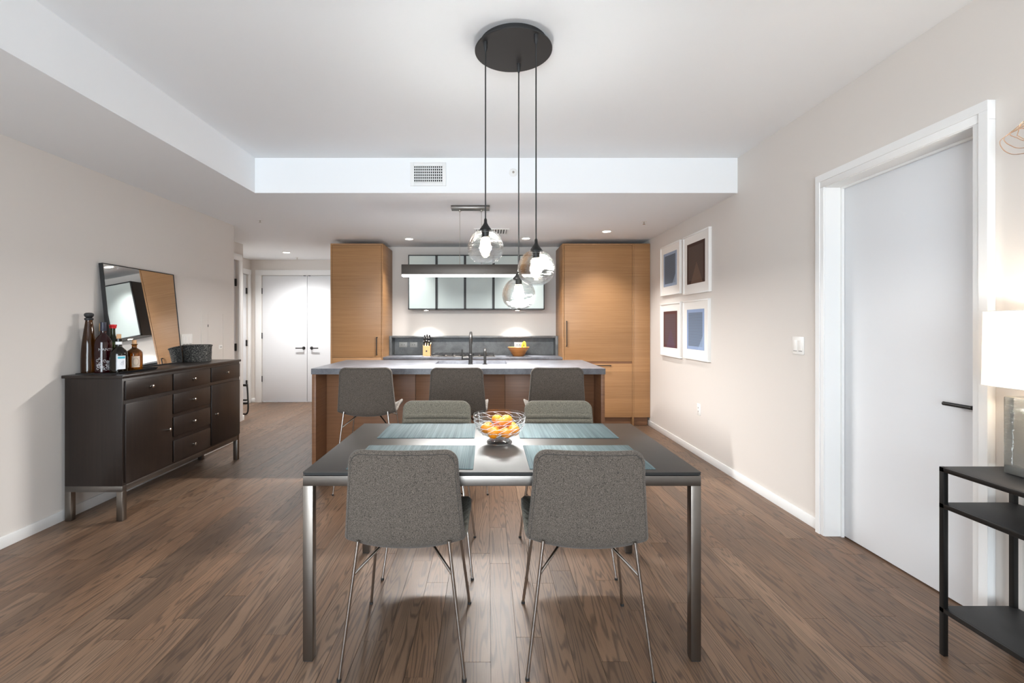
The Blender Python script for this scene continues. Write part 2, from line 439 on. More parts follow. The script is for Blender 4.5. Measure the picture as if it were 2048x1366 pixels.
struct('wall_light_block_right', MB().box(XR+.8, XR+.85, 1.4, 3.6, 0, CZ).box(XR+.2, XR+.85, 1.4, 1.45, 0, CZ).box(XR+.2, XR+.85, 3.55, 3.6, 0, CZ).box(XR+.2, XR+.85, 1.4, 3.6, -.06, -.01).box(XR+.2, XR+.85, 1.4, 3.6, CZ, CZ+.05), M['wall'])
# ceilings: high tray over the dining area, soffit along the left wall and over the kitchen
SX, SY = -1.98, 4.04
struct('ceiling', MB().box(XL-T, XR+.2, YB-T, SY+.3, CZ, CZ+.1), M['white'], 'high white ceiling over the dining table')
struct('ceiling_soffit', MB().prism([(XL-T, YB-T), (SX, YB-T), (SX, SY), (XR+.2, SY), (XR+.2, HY+T), (HX2-T, HY+T), (HX2-T, 5.3), (XL-T, 5.3)], 'z', SZ, CZ+.08), M['white'], 'dropped white soffit around the dining ceiling')
# baseboards
BH, BT = .07, .012
struct('baseboard_left', MB().box(XL, XL+BT, YB, 5.366, 0, BH, .003), M['trim'])
struct('baseboard_right', MB().box(XR-BT, XR, 3.03, 6.27, 0, BH, .003), M['trim'])
struct('baseboard_right_near', MB().box(XR-BT, XR, YB, 1.985, 0, BH, .003), M['trim'])
struct('baseboard_hall', MB().box(HX1, HX1+BT, 6.555, 6.6, 0, BH, .003).box(HX1-.1, HX1+BT, 6.6, 6.612, 0, BH, .003), M['trim'])
struct('baseboard_hall_end', MB().box(HX2, -3.976, HY-BT, HY, 0, BH, .003), M['trim'])

def hinge(mb, x, y, z, dx, dy):
    mb.box(x-dx, x+dx, y-dy, y+dy, z-.05, z+.05, .002); return mb
def lever(parent, c, out, along, z, name='lever_handle'):
    """round rose with a straight lever: c point on the door face, out = normal, along = lever direction"""
    c = Vector((c[0], c[1], z)); out = Vector(out); al = Vector(along)
    mb = MB().cyl(c, c+out*.009, .026, 24).cyl(c+out*.009, c+out*.045, .009, 16)
    q = c+out*.047
    mb.tube([q-al*.012, q+al*.06, q+al*.125], .009, 14)
    return part(name, mb, M['black'], parent, 'black lever handle')

# right hand door with its casing
d1 = struct('door_1', MB().box(2.215, 2.255, DY0+.004, DY1-.004, .008, DZ-.004, .002), M['door'], 'tall plain white door in the right wall')
lever(d1, (2.215, 2.135), (-1, 0, 0), (0, 1, 0), .945)
CP = .03
t1 = struct('trim_1', MB().box(XR-CP, XR-.0005, DY0-.067, DY1+.065, DZ, DZ+.08, .002), M['trim'], 'white stepped door casing in the right wall')
for (a, b, c, d) in ((DY1, DY1+.065, DY1+.03, DY1+.065), (DY0-.067, DY0, DY0-.067, DY0-.03)):
    sp_ = part('side_casing', MB().box(XR-CP, XR-.0005, a, b, 0, DZ-.0005, .002), M['trim'], t1)
    part('back_band', MB().box(XR-CP-.006, XR-CP-.0005, c, d, 0, DZ+.037), M['trim'], sp_)
part('back_band', MB().box(XR-CP-.006, XR-CP-.0005, DY0-.067, DY1+.065, DZ+.0375, DZ+.08), M['trim'], t1)
part('jamb', MB().box(XR-CP+.006, 2.2145, DY1-.004, DY1+.02, 0, DZ-.005), M['trim'], t1)
part('jamb', MB().box(XR-CP+.006, 2.2145, DY0-.02, DY0+.004, 0, DZ-.005), M['trim'], t1)
part('head_jamb', MB().box(XR-CP+.006, 2.2145, DY0+.005, DY1-.005, DZ-.0045, DZ+.02), M['trim'], t1)
part('door_stop', MB().box(2.198, 2.2135, DY1-.018, DY1-.0045, 0, DZ-.006), M['trim'], t1)
part('door_stop', MB().box(2.198, 2.2135, DY0+.005, DY1-.019, DZ-.017, DZ-.005), M['trim'], t1)
# hall doors
def hall_end_door(n, x0, x1, hx, lx, ld):
    d = struct('door_%d' % n, MB().box(x0+.003, x1-.003, HY+.012, HY+.05, .012, 2.17, .002), M['door'], 'white closet door leaf at the end of the hall')
    for z in (1.906, 1.14, .40):
        part('hinge', hinge(MB(), hx, HY+.006, z, .011, .01), M['black'], d)
    lever(d, (lx, HY+.012), (0, -1, 0), ld, .928)
hall_end_door(2, -3.873, -3.10, -3.877, -3.155, (-1, 0, 0))
hall_end_door(3, -3.10, -2.327, -2.323, -3.02, (1, 0, 0))
t2 = struct('trim_2', MB().box(-3.976, -3.874, HY-.02, HY-.0005, 0, 2.1735, .003).box(-2.326, -2.225, HY-.02, HY-.0005, 0, 2.1735, .003).box(-3.976, -2.225, HY-.02, HY-.0005, 2.174, 2.264, .003), M['trim'], 'white casing around the double hall doors')
part('astragal', MB().box(-3.16, -3.12, HY+.002, HY+.012, 2.165, 2.175).box(-3.08, -3.04, HY+.002, HY+.012, 2.165, 2.175), M['black'], t2)
def side_door(n, X, y0, y1, hy, ztop, rec, tn, lab):
    d = struct('door_%d' % n, MB().box(X-rec-.04, X-rec, y0+.003, y1-.003, .012, ztop-.004, .002), M['door'], lab)
    for z in (1.90, 1.02, .34):
        part('hinge', hinge(MB(), X-rec+.006, hy, z, .01, .014), M['black'], d)
    t = MB().box(X+.0005, X+.02, y1, y1+.085, 0, ztop-.0005, .003).box(X+.0005, X+.02, y0-.085, y0, 0, ztop-.0005, .003).box(X+.0005, X+.02, y0-.085, y1+.085, ztop, ztop+.085, .003)
    struct('trim_%d' % tn, t, M['trim'], 'white casing around a side door of the hall')
side_door(4, HX1, 5.52, 6.385+.08, 6.45, 2.20, .03, 3, 'white door in the near side wall of the hall')
side_door(5, HX2, 7.18, 8.035, 8.02, 2.178, .02, 4, 'white door in the far side wall of the hall')

# ------------------------------------------------------------------ dining table
TX0, TX1, TY0, TY1, TZ = -.723, .834, 1.856, 2.778, .7425
tb = thing('dining_table', 'rectangular dining table with charcoal top and brushed steel legs', 'table', ((TX0+TX1)/2, (TY0+TY1)/2, 0))
part('tabletop', MB().box(TX0, TX1, TY0, TY1, TZ-.004, TZ, .0015), M['top'], tb, 'satin charcoal tabletop')
part('edge_and_gap_shade', MB().box(TX0+.0015, TX1-.0015, TY0+.0015, TY1-.0015, TZ-.0125, TZ-.004), plain('black_edge_gap_shade', (9, 9, 9), .6), tb)  # black stands for the top's dark edge plus the shadow gap beneath it
part('gap_shade', MB().box(TX0+.006, TX1-.006, TY0+.006, TY1-.006, TZ-.0155, TZ-.0125), plain('black_gap_shade', (6, 6, 6), .8), tb)  # near-black sheet paints in the rest of the shadow gap above the rails
LT = .039
for lx in (TX0, TX1-LT):
    for ly in (TY0, TY1-LT):
        l = part('leg', MB().box(lx, lx+LT, ly, ly+LT, .004, TZ-.0545, .0015), M['steel'], tb)
        part('foot', MB().box(lx+.002, lx+LT-.002, ly+.002, ly+LT-.002, 0, .0045), M['matte_black'], l)
for (a, b, c, d) in ((TX0, TX1, TY0, TY0+LT), (TX0, TX1, TY1-LT, TY1), (TX0, TX0+LT, TY0+LT, TY1-LT), (TX1-LT, TX1, TY0+LT, TY1-LT)):
    part('rail', MB().box(a, b, c, d, TZ-.055, TZ-.0155, .0015), M['steel_h'], tb)

# ------------------------------------------------------------------ chairs
PROF = [(-.240, .851), (-.2365, .80), (-.231, .74), (-.223, .66), (-.214, .585), (-.206, .53), (-.193, .492), (-.166, .471), (-.12, .463), (-.06, .461), (0, .461), (.07, .463), (.14, .468), (.20, .474), (.236, .473)]
def arc_table(P):
    P = [Vector((0, a, b)) for a, b in P]; S = smooth3(P, 10); s = [0]
    for i in range(1, len(S)): s.append(s[-1]+(S[i]-S[i-1]).length)
    return S, s
CS, Cs = arc_table(PROF); CL = Cs[-1]
def cen(s):
    s = max(0, min(CL, s)); 
    for i in range(1, len(Cs)):
        if Cs[i] >= s:
            t = (s-Cs[i-1])/max(1e-9, Cs[i]-Cs[i-1]); return CS[i-1].lerp(CS[i], t)
    return CS[-1]
def nrm(s):
    t = (cen(s+.004)-cen(s-.004)).normalized()
    return Vector((0, t.z, -t.y))*-1          # points to the sitter's side
def half_w(s):
    pts = [(0, .205), (.12, .211), (.25, .222), (.34, .230), (.42, .240), (.55, .248), (.66, .247), (CL, .226)]
    for (a, wa), (b, wb_) in zip(pts, pts[1:]):
        if s <= b: w = wa+(wb_-wa)*(s-a)/(b-a); break
    else: w = pts[-1][1]
    for d, r in ((s, .05), (CL-s, .07)):
        if d < r: w = w-r+math.sqrt(max(0, r*r-(r-d)**2))
    return w
def shell_pt(s, u, side, t=None):
    """u in -1..1 across; side +1 = sitter's face, -1 = outer face"""
    c = cen(s); n = nrm(s); w = half_w(s); x = u*w
    au = abs(x)/.236
    kb_ = min(1, max(0, (s-.38)/.14)); kf_ = min(1, max(0, (s-.64)/(CL-.64)))
    wrap = (1-kb_)*.034*au**2.2+kb_*(.078-.034*kf_)*au**3
    th = .015
    e = min(1, (1-abs(u))*w/.014); th *= math.sqrt(max(0, 1-(1-e)**2))
    d = min(s, CL-s); e2 = min(1, d/.014); th *= math.sqrt(max(0, 1-(1-e2)**2))
    if t is not None: th = t
    elif side > 0 and s > .075 and CL-s > .05:
        k = ((s-.075) % .034)/.034
        th += (-.006+.0125*math.sin(PI*k)**.7)*min(1, (1-abs(u))*w/.03)
    return Vector((x, c.y, c.z))+n*(wrap+side*th)
def shell_mb():
    ss = [0, .001, .004, .008, .014, .02, .03, .04, .05, .0625, .074]
    q = .075
    while q < CL-.05:
        for k in (0, .08, .25, .5, .75, .92): ss.append(q+k*.034)
        q += .034
    ss = [a for a in ss if a < CL-.045]
    ss += [CL-.044, CL-.034, CL-.025, CL-.018, CL-.012, CL-.007, CL-.003, CL-.0008, CL]
    us = [-1, -.995, -.98, -.955, -.92, -.86, -.75, -.6, -.4, -.2, 0, .2, .4, .6, .75, .86, .92, .955, .98, .995, 1]
    return (MB().grid([[shell_pt(s, u, -1) for u in us] for s in ss]), MB().grid([[shell_pt(s, u, 1) for u in reversed(us)] for s in ss]))
def piping_mb():
    path = []
    S2 = [.47-.012*i for i in range(39)]
    for s in S2:
        if s > .045: path.append(shell_pt(s, -(1-.013/half_w(s)), -1, .0135))
    for k in range(1, 12):
        a = PI/2*k/12; r = .037; w = .205-.013
        path.append(shell_pt(.013+r-r*math.sin(a), -(w-r+r*math.cos(a))/half_w(.013+r-r*math.sin(a)), -1, .0145))
    path2 = [Vector((-q.x, q.y, q.z)) for q in reversed(path)]
    mid = [shell_pt(.013, x/half_w(.013), -1, .0145) for x in [-.14+.28*i/10 for i in range(11)]]
    return MB().tube(path+mid+path2, .0017, 5)
(SHELL, PAD), PIPE = shell_mb(), piping_mb()
def make_seat(name, lab, cat, lift, foot, group):
    r = thing(name, lab, cat, (0, 0, 0), group)
    up = Matrix.Translation((0, 0, lift))
    a = MB(); a.v, a.f = list(SHELL.v), list(SHELL.f); a.xf(up)
    b = MB(); b.v, b.f = list(PIPE.v), list(PIPE.f); b.xf(up)
    c = MB(); c.v, c.f = list(PAD.v), list(PAD.f); c.xf(up)
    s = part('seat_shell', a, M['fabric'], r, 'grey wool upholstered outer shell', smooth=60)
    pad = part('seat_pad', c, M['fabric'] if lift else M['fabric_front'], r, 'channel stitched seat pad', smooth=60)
    for k in range(8):
        q = .075+.034*k
        part('seam', MB().tube([shell_pt(q, u, 1, .0098) for u in [-.97+1.94*i/16 for i in range(17)]], .0013, 5).xf(up), M['fabric_seam'], pad)
    part('piping', b, M['fabric_seam'], s)
    for sx in (-1, 1):
        for sy in (-1, 1):
            top = Vector((sx*.171, -.210, .503+lift)) if sy < 0 else Vector((sx*.176, .165, .482+lift))
            ft = Vector((sx*foot, sy*(foot+.012), .006))
            l = part('leg', MB().cyl(top, ft, .0066, 14), M['chrome'], r, 'slim polished steel leg')
            part('foot', MB().cyl(ft+Vector((0, 0, .004)), ft-Vector((0, 0, .006)), .0085, 14), M['matte_black'], l)
            at = top.lerp(ft, .125/(.5+lift)) if sy < 0 else top.lerp(ft, .07/(.46+lift))
            part('brace', MB().cyl(at, (sx*.088, sy*.10, .455+lift), .0056, 12), M['chrome'], r)
    if lift:
        k = .80
        a0 = Vector((.176, .165, .482+lift)).lerp(Vector((foot, foot+.012, 0)), .62); b0 = Vector((-a0.x, a0.y, a0.z))
        part('footrest', MB().cyl(a0, b0, .006, 12), M['chrome'], r)
    return r
dg = 'grey upholstered dining chairs'
chair = make_seat('dining_chair', 'grey upholstered dining chair seen from behind, left of the two nearest the camera', 'chair', 0, .232, dg)
spots = [(-.318, 2.0, 0, None),
         (.389, 1.995, -2.4, 'grey upholstered dining chair seen from behind, right of the two nearest the camera'),
         (-.312, 2.70, 180, 'channel-stitched grey dining chair across the table, left of the fruit bowl, facing us'),
         (.432, 2.70, 180, 'channel-stitched grey dining chair across the table, right of the fruit bowl, facing us')]
for i, (x, y, a, lab) in enumerate(spots):
    o = chair if i == 0 else copy_tree(chair)
    o.location = (x, y, 0); o.rotation_euler = (0, 0, math.radians(a))
    if lab: o['label'] = lab
stool = make_seat('counter_stool', 'grey upholstered counter stool at the left end of the kitchen island', 'stool', .136, .243, 'grey counter stools at the island')
for i, (x, y, a, lab) in enumerate([(-.965, 3.94, 2, None), (-.243, 3.94, 0, 'grey upholstered counter stool at the middle of the kitchen island, in front of the faucet'),
                                    (.548, 3.94, -1, 'grey upholstered counter stool at the right end of the kitchen island')]):
    o = stool if i == 0 else copy_tree(stool)
    o.location = (x, y, 0); o.rotation_euler = (0, 0, math.radians(a))
    if lab: o['label'] = lab

# ------------------------------------------------------------------ on the table
for (x0, x1, y0, y1, lab) in ((-.562, -.068, 2.409, 2.766, 'teal woven placemat on the far left of the table'), (.164, .666, 2.409, 2.766, 'teal woven placemat on the far right of the table'),
                              (-.564, -.058, 1.889, 2.26, 'teal woven placemat behind the left near chair'), (.167, .668, 1.889, 2.26, 'teal woven placemat behind the right near chair')):
    single('placemat', MB().box(x0, x1, y0, y1, TZ, TZ+.003, .001), M['mat'], lab, 'placemat', 'teal placemats on the dining table')
BX, BY = .057, 2.324
bprof = [(.030, .026), (.058, .032), (.088, .046), (.109, .066), (.121, .09), (.126, .115), (.127, .140)]
def br(z):
    for (a, za), (b, zb) in zip(bprof, bprof[1:]):
        if z <= zb: return a+(b-a)*(z-za)/(zb-za)
    return bprof[-1][0]
bowl = thing('fruit_bowl', 'clear footed glass fruit bowl etched with white leaf curves', 'bowl', (BX, BY, TZ))
pin = [(r-.0035, z+.002) for r, z in bprof]
pr = lathe_pts([(.001, .0245)]+bprof, 5)+[(.1253, .1415)]+list(reversed(lathe_pts([(.001, .0285)]+pin, 5)))
part('bowl_body', MB().lathe(pr, 64, (BX, BY, TZ), False), M['clear'], bowl, smooth=60)
part('foot', MB().lathe([(.05, 0), (.061, 0), (.063, .004), (.060, .010), (.046, .020), (.040, .0255), (.001, .0257), (.001, .016), (.044, .010)], 48, (BX, BY, TZ), True), M['foot_glass'], bowl)
em = MB()
def on_bowl(a, z, d=.0006):
    r = br(z)+d; return (BX+r*math.cos(a), BY+r*math.sin(a), TZ+z)
zs = [.128, .108, .085, .062, .042]
for z in zs: em.tube([on_bowl(2*PI*i/64, z) for i in range(64)], .0008, 4, closed=True)
for j in range(4):
    for i in range(13):
        a0 = 2*PI*(i+.3*j)/13; d = 1 if j % 2 == 0 else -1
        em.tube([on_bowl(a0+d*.34*math.sin(t/8*PI/2)**1.4, zs[j+1]+(zs[j]-zs[j+1])*(1-(1-t/8)**1.6) if d > 0 else zs[j]-(zs[j]-zs[j+1])*(1-(1-t/8)**1.6)) for t in range(9)], .0012, 4)
part('etched_leaves', em, M['etch'], bowl, 'white etched leaf curves')
fr = [(-.062, -.012, .072, .030), (-.028, -.062, .062, .033), (.028, -.062, .062, .030), (.068, -.028, .066, .031), (.062, .038, .068, .030), (0, .066, .066, .030), (-.055, .045, .068, .029),
      (0, .0, .058, .030), (-.012, .032, .108, .027), (.036, .012, .108, .030), (.018, -.022, .106, .026)]
for i, (x, y, z, r) in enumerate(fr):
    r *= .95
    o = single('mandarin', MB().ball((BX+x, BY+y, TZ+z), r*1.06, r, r*.9), M['fruit'], 'small orange citrus fruit in the etched glass bowl', 'fruit', 'orange fruit in the glass bowl', 60)
    o.rotation_euler = (0, 0, i*1.3)
    part('stem', MB().lathe([(.0025, 0), (.003, .001), (.001, .003)], 8, (BX+x, BY+y, TZ+z+r*.9-.001)), M['stem'], o)

# ------------------------------------------------------------------ pendant cluster over the table
PZ = 2.70
pc = thing('pendant_cluster', 'black round ceiling plate hanging three wavy glass globe pendants over the table', 'pendant light', (.130, 2.405, CZ))
part('ceiling_plate', MB().lathe([(.001, .0), (.193, 0), (.195, .002), (.195, .007), (.193, .009), (.17, .012), (.17, CZ-PZ), (.001, CZ-PZ)], 72, (.130, 2.405, PZ)), M['matte_black'], pc, 'matte black round plate')
for (x, y, z) in ((-.011, 2.322, 1.700), (.164, 2.516, 1.483), (.230, 2.262, 1.590)):
    top = z+.083
    part('grip', MB().lathe([(.004, -.048), (.010, -.030), (.011, 0)], 20, (x, y, PZ)), M['matte_black'], pc)
    part('cord', MB().cyl((x, y, PZ-.03), (x, y, top+.05), .0033, 10), M['matte_black'], pc)
    g = part('globe', MB().lathe(lathe_pts([(.022, .0835), (.045, .074), (.070, .050), (.086, .012), (.087, -.015), (.079, -.045), (.06, -.067), (.042, -.078), (.036, -.081)], 5), 48, (x, y, z), False), M['globe'], pc, 'clear wavy blown glass globe', 60)
    part('cap', MB().lathe([(.030, -.012), (.031, -.002), (.026, .006), (.013, .024), (.008, .034), (.007, .050), (.004, .056)], 24, (x, y, top)), M['black'], pc)
    b = part('socket', MB().lathe([(.016, -.045), (.017, 0)], 20, (x, y, top)), M['black'], pc)
    part('bulb', MB().lathe(lathe_pts([(.012, -.040), (.019, -.055), (.022, -.080), (.020, -.105), (.012, -.122), (.001, -.128)], 3), 20, (x, y, top)), M['bulb'], b, 'lit bulb', 60)
    light('POINT', 'pendant_bulb_light', (x, y, z-.005), 64, NEUT, shadow_soft_size=.025)

# ------------------------------------------------------------------ kitchen island
IY0, IY1, IX0, IX1, IZ = 4.298, 5.37, -1.599, 1.0655, .925
isl = thing('kitchen_island', 'brown oak kitchen island base with end panels', 'island', ((IX0+IX1)/2, 4.83, 0))
PX0, PX1 = IX0+.003, IX1-.003
part('end_panel', MB().box(PX0, PX0+.036, IY0+.012, IY1-.02, 0, IZ-.053, .0015), M['oak_dark'], isl)
part('end_panel', MB().box(PX1-.034, PX1, IY0+.012, IY1-.02, 0, IZ-.053, .0015), M['oak_dark'], isl)
bx0, bx1, by = PX0+.036, PX1-.034, 4.59
part('body', MB().box(bx0, bx1, by+.02, 4.80, .0, IZ-.053).box(bx0, bx1, 4.8, IY1-.04, 0, .68), M['oak_dark'], isl)
for k in range(3):
    w = (bx1-bx0)/3
    part('back_panel', MB().box(bx0+k*w+.002, bx0+(k+1)*w-.002, by, by+.02, .10, IZ-.0535, .0015), M['oak_dark'], isl)
part('toe_kick', MB().box(bx0, bx1, by+.006, by+.021, 0, .097), M['oak_dark'], isl)
SX0, SX1, SY0, SY1 = -.538, .196, 4.843, 5.235
ct = MB()
o4 = [(IX0, IY0), (IX1, IY0), (IX1, IY1), (IX0, IY1)]; i4 = [(SX0, SY0), (SX1, SY0), (SX1, SY1), (SX0, SY1)]
vs = [(a, b, z) for z in (IZ-.052, IZ) for q in (o4, i4) for a, b in q]; fs = []
for k in range(4):
    j = (k+1) % 4
    fs += [(8+k, 8+j, 12+j, 12+k), (k, 4+k, 4+j, j), (k, j, 8+j, 8+k), (4+k, 12+k, 12+j, 4+j)]
single('island_countertop', ct.add(vs, fs), M['granite'], 'thick grey stone countertop on the kitchen island', 'countertop', smooth=0)
sk = thing('kitchen_sink', 'grey undermount sink in the island countertop', 'sink', ((SX0+SX1)/2, (SY0+SY1)/2, .70))
part('basin', MB().box(SX0-.012, SX0, SY0-.012, SY1+.012, .70, IZ-.0525).box(SX1, SX1+.012, SY0-.012, SY1+.012, .70, IZ-.0525).box(SX0, SX1, SY0-.012, SY0, .70, IZ-.0525)
     .box(SX0, SX1, SY1, SY1+.012, .70, IZ-.0525).box(SX0, SX1, SY0, SY1, .70, .712), M['granite'], sk)
part('drain', MB().lathe([(.04, 0), (.04, .003), (.03, .004), (.03, .001)], 24, (-.17, 5.04, .712)), M['nickel'], sk)
FX, FY = -.173, 4.775
fc = thing('faucet', 'black gooseneck faucet with side lever on the island', 'faucet', (FX, FY, IZ))
part('faucet_body', MB().lathe([(.026, 0), (.026, .006), (.0205, .008), (.0205, .100), (.018, .103)], 28, (FX, FY, IZ)), M['black'], fc)
sp = [(FX, FY, IZ+.10), (FX, FY, IZ+.25)]+[(FX, FY+.085-.085*math.cos(a), IZ+.25+.066*math.sin(a)) for a in [PI*i/14 for i in range(1, 15)]]+[(FX, FY+.17, IZ+.20)]
part('spout', MB().tube(sp, .0135, 18), M['black'], fc)
h = part('handle', MB().cyl((FX, FY, IZ+.060), (FX-.075, FY, IZ+.060), .014, 18), M['black'], fc)
part('handle_rod', MB().cyl((FX-.084, FY, IZ+.045), (FX-.084, FY, IZ+.15), .0075, 14), M['black'], h)
DX = -.028
sd = thing('soap_dispenser', 'black curved soap dispenser beside the island faucet', 'dispenser', (DX, FY, IZ))
part('flange', MB().lathe([(.026, 0), (.026, .004), (.016, .006)], 28, (DX, FY, IZ)), M['black'], sd)
part('spout', MB().tube([(DX, FY, IZ+.004), (DX, FY, IZ+.12)]+[(DX, FY+.035-.035*math.cos(a), IZ+.12+.032*math.sin(a)) for a in [PI*i/10 for i in range(1, 10)]], .0135, 16), M['black'], sd)

# linear pendant over the island
LY = 4.5
lp = thing('linear_pendant', 'long dark bar pendant lamp over the kitchen island', 'pendant light', (-.163, LY, SZ))
part('ceiling_plate', MB().box(-.345, .017, LY-.055, LY+.055, SZ-.03, SZ, .003), M['steel_h'], lp, 'silver ceiling plate')
for x in (-.266, -.06):
    part('cable', MB().cyl((x, LY+.02, SZ-.028), (x, LY+.02, 1.885), .0022, 8), M['chrome'], lp)
    part('ferrule', MB().lathe([(.010, -.014), (.011, 0)], 14, (x, LY+.02, SZ-.03)), M['nickel'], lp)
part('bar', MB().box(-.812, .485, LY-.035, LY+.035, 1.795, 1.89, .002), plain('bronze_bar', (74, 68, 63), .4, .6), lp)
part('light_strip', MB().box(-.808, .481, LY-.031, LY+.031, 1.779, 1.795), M['strip'], lp, 'lit white diffuser')
light('AREA', 'bar_light', (-.163, LY, 1.774), 58, NEUT, shape='RECTANGLE', size=1.28, size_y=.05)

# ------------------------------------------------------------------ kitchen wall
FYK = 6.207
def pull(parent, a, b, out=.032, r=.005):
    """square bar pull from a to b standing off toward the viewer"""
    a, b = Vector(a), Vector(b); o = Vector((0, -out, 0)); u = (b-a).normalized()*.006
    mb = MB().box(min(a.x, b.x)-r, max(a.x, b.x)+r, a.y-out-r, a.y-out+r, min(a.z, b.z)-r, max(a.z, b.z)+r)
    mb.box(a.x-r, a.x+r, a.y-out, a.y, a.z-r, a.z+r).box(b.x-r, b.x+r, b.y-out, b.y, b.z-r, b.z+r)
    return part('handle', mb, M['black'], parent, 'thin black bar pull')
CT = 2.386
tl = thing('tall_pantry_cabinet', 'tall oak pantry cabinet left of the range wall', 'cabinet', (-1.71, 6.5, 0))
part('body', MB().box(-2.035, -1.389, FYK+.022, KY-.006, .0, CT-.02), M['oak'], tl)
part('side_panel', MB().box(-2.055, -2.035, FYK, KY-.006, 0, CT, .001), M['oak'], tl)
part('side_panel', MB().box(-1.389, -1.369, FYK, KY-.006, 0, CT, .001), M['oak'], tl)
part('top_panel', MB().box(-2.035, -1.389, FYK, KY-.006, CT-.02, CT), M['oak'], tl)
d = part('door', MB().box(-2.032, -1.392, FYK, FYK+.021, .90, CT-.022, .0015), M['oak'], tl)
pull(d, (-1.445, FYK, .935), (-1.445, FYK, 1.16))
d = part('door', MB().box(-2.032, -1.392, FYK, FYK+.021, .11, .895, .0015), M['oak'], tl)
tr_ = thing('refrigerator_cabinet', 'oak panelled built-in refrigerator beside the right wall', 'refrigerator', (1.45, 6.5, 0))
part('body', MB().box(.997, 1.888, FYK+.024, KY-.006, .11, CT-.02), M['oak'], tr_)
part('side_panel', MB().box(.977, .997, FYK, KY-.006, 0, CT, .001), M['oak'], tr_)
part('top_panel', MB().box(.997, 1.888, FYK, KY-.006, CT-.02, CT), M['oak'], tr_)
d = part('door', MB().box(1.0, 1.886, FYK, FYK+.022, .845, CT-.022, .0015), M['oak'], tr_)
pull(d, (1.028, FYK, 1.37), (1.028, FYK, 1.045))
d = part('drawer', MB().box(1.0, 1.886, FYK, FYK+.022, .115, .815, .0015), M['oak'], tr_)
pull(d, (1.27, FYK, .795), (1.60, FYK, .795))
part('rail', MB().box(.997, 1.888, FYK+.012, FYK+.03, .815, .845), M['oak_dark'], tr_)
part('toe_kick', MB().box(.997, 1.888, FYK+.07, FYK+.085, 0, .112), M['oak_dark'], tr_)
fp = thing('filler_cabinet', 'narrow tall oak panel between refrigerator and right wall', 'cabinet', (2.0, 6.5, 0))
part('front_panel', MB().box(1.912, XR-.004, FYK, FYK+.022, .115, CT, .0015), M['oak'], fp)
part('side_panel', MB().box(1.889, 1.910, FYK-.002, KY-.006, 0, CT, .001), M['oak'], fp)
part('toe_kick', MB().box(1.911, XR-.014, FYK+.07, FYK+.085, 0, .112), M['oak_dark'], fp)
# base cabinets
NX0, NX1, KZ = -1.369, .977, .90
cuts = [NX0+.001, -.689, .075, .389, NX1-.001]
labs = ['oak base cabinet under the knife block', 'oak base cabinet under the gas cooktop', 'narrow oak base cabinet under the wooden bowl', 'oak base cabinet beside the refrigerator']
for k in range(4):
    a, b = cuts[k], cuts[k+1]
    bc = thing('base_cabinet', labs[k], 'cabinet', ((a+b)/2, 6.5, 0), 'oak base cabinets of the range wall')
    part('body', MB().box(a, b, FYK+.03, KY-.002, .1, KZ-.032), M['oak_dark'], bc)
    part('toe_kick', MB().box(a, b, FYK+.08, FYK+.1, 0, .1), M['oak_dark'], bc)
    for (z0, z1) in ((.70, .845), (.41, .69), (.115, .40)):
        dd = part('drawer', MB().box(a+.003, b-.003, FYK+.008, FYK+.03, z0, z1, .0015), M['oak'], bc)
        pull(dd, ((a+b)/2-.08, FYK+.008, z1-.03), ((a+b)/2+.08, FYK+.008, z1-.03), .025, .004)
single('kitchen_counter', MB().box(NX0+.001, NX1-.001, FYK-.006, KY-.002, KZ-.03, KZ, .0015), M['granite'], 'grey stone counter along the range wall', 'countertop')
bs = thing('stone_backsplash', 'dark stone backsplash niche with ledge behind the cooktop', 'backsplash', ((NX0+NX1)/2, KY-.1, KZ))
part('back_panel', MB().box(NX0+.036, NX1-.036, KY-.022, KY-.002, KZ, 1.144), M['slate'], bs)
part('side_panel', MB().box(NX0+.001, NX0+.036, 6.585, KY-.002, KZ, 1.168, .001), M['slate'], bs)
part('side_panel', MB().box(NX1-.036, NX1-.001, 6.585, KY-.002, KZ, 1.168, .001), M['slate'], bs)
part('ledge', MB().box(NX0+.036, NX1-.036, 6.585, KY-.002, 1.144, 1.168, .001), M['slate'], bs)
def plate(name, c, n, w, h, kind, lab, gangs=1, pm_=None):
    """wall plate; c centre on the wall, n = outward axis ('x+','x-','y-')"""
    t = thing(name, lab, 'outlet' if kind == 'outlet' else 'switch', c)
    def bx(u0, u1, v0, v1, d0, d1, bev=.001):
        if n == 'y-': return MB().box(c[0]+u0, c[0]+u1, c[1]-d1, c[1]-d0, c[2]+v0, c[2]+v1, bev)
        s = 1 if n == 'x+' else -1
        return MB().box(c[0]+s*d0, c[0]+s*d1, c[1]+u0, c[1]+u1, c[2]+v0, c[2]+v1, bev)
    part('cover_plate', bx(-w/2, w/2, -h/2, h/2, 0, .006, .002), pm_ or M['plate'], t)
    for g in range(gangs):
        gc = (g-(gangs-1)/2)*w/gangs*.92; gw = w/gangs*.30; gh = h*.30
        if gangs == 1 and w > h: gw, gh = w*.3, h*.3
        p_ = part('insert' if kind == 'outlet' else 'rocker', bx(gc-gw, gc+gw, -gh, gh, .006, .009), pm_ or M['plate'], t)
        if kind == 'outlet':
            for sx in (-1, 1):
                if w > h: part('slot', bx(gc+sx*gw*.5-.004, gc+sx*gw*.5+.004, -.006, .006, .009, .0095, 0), M['slot'], p_)
                else: part('slot', bx(gc-.005, gc+.005, sx*gh*.5-.006, sx*gh*.5+.006, .009, .0095, 0), M['slot'], p_)
        else:
            part('gap', bx(gc-gw, gc+gw, -gh-.003, -gh, .006, .0075, 0), M['slot'], p_)
    return t
plate('wall_outlet', (-1.21, KY-.022, 1.04), 'y-', .115, .075, 'outlet', 'grey horizontal outlet at the left end of the backsplash', 1, M['plate_grey'])
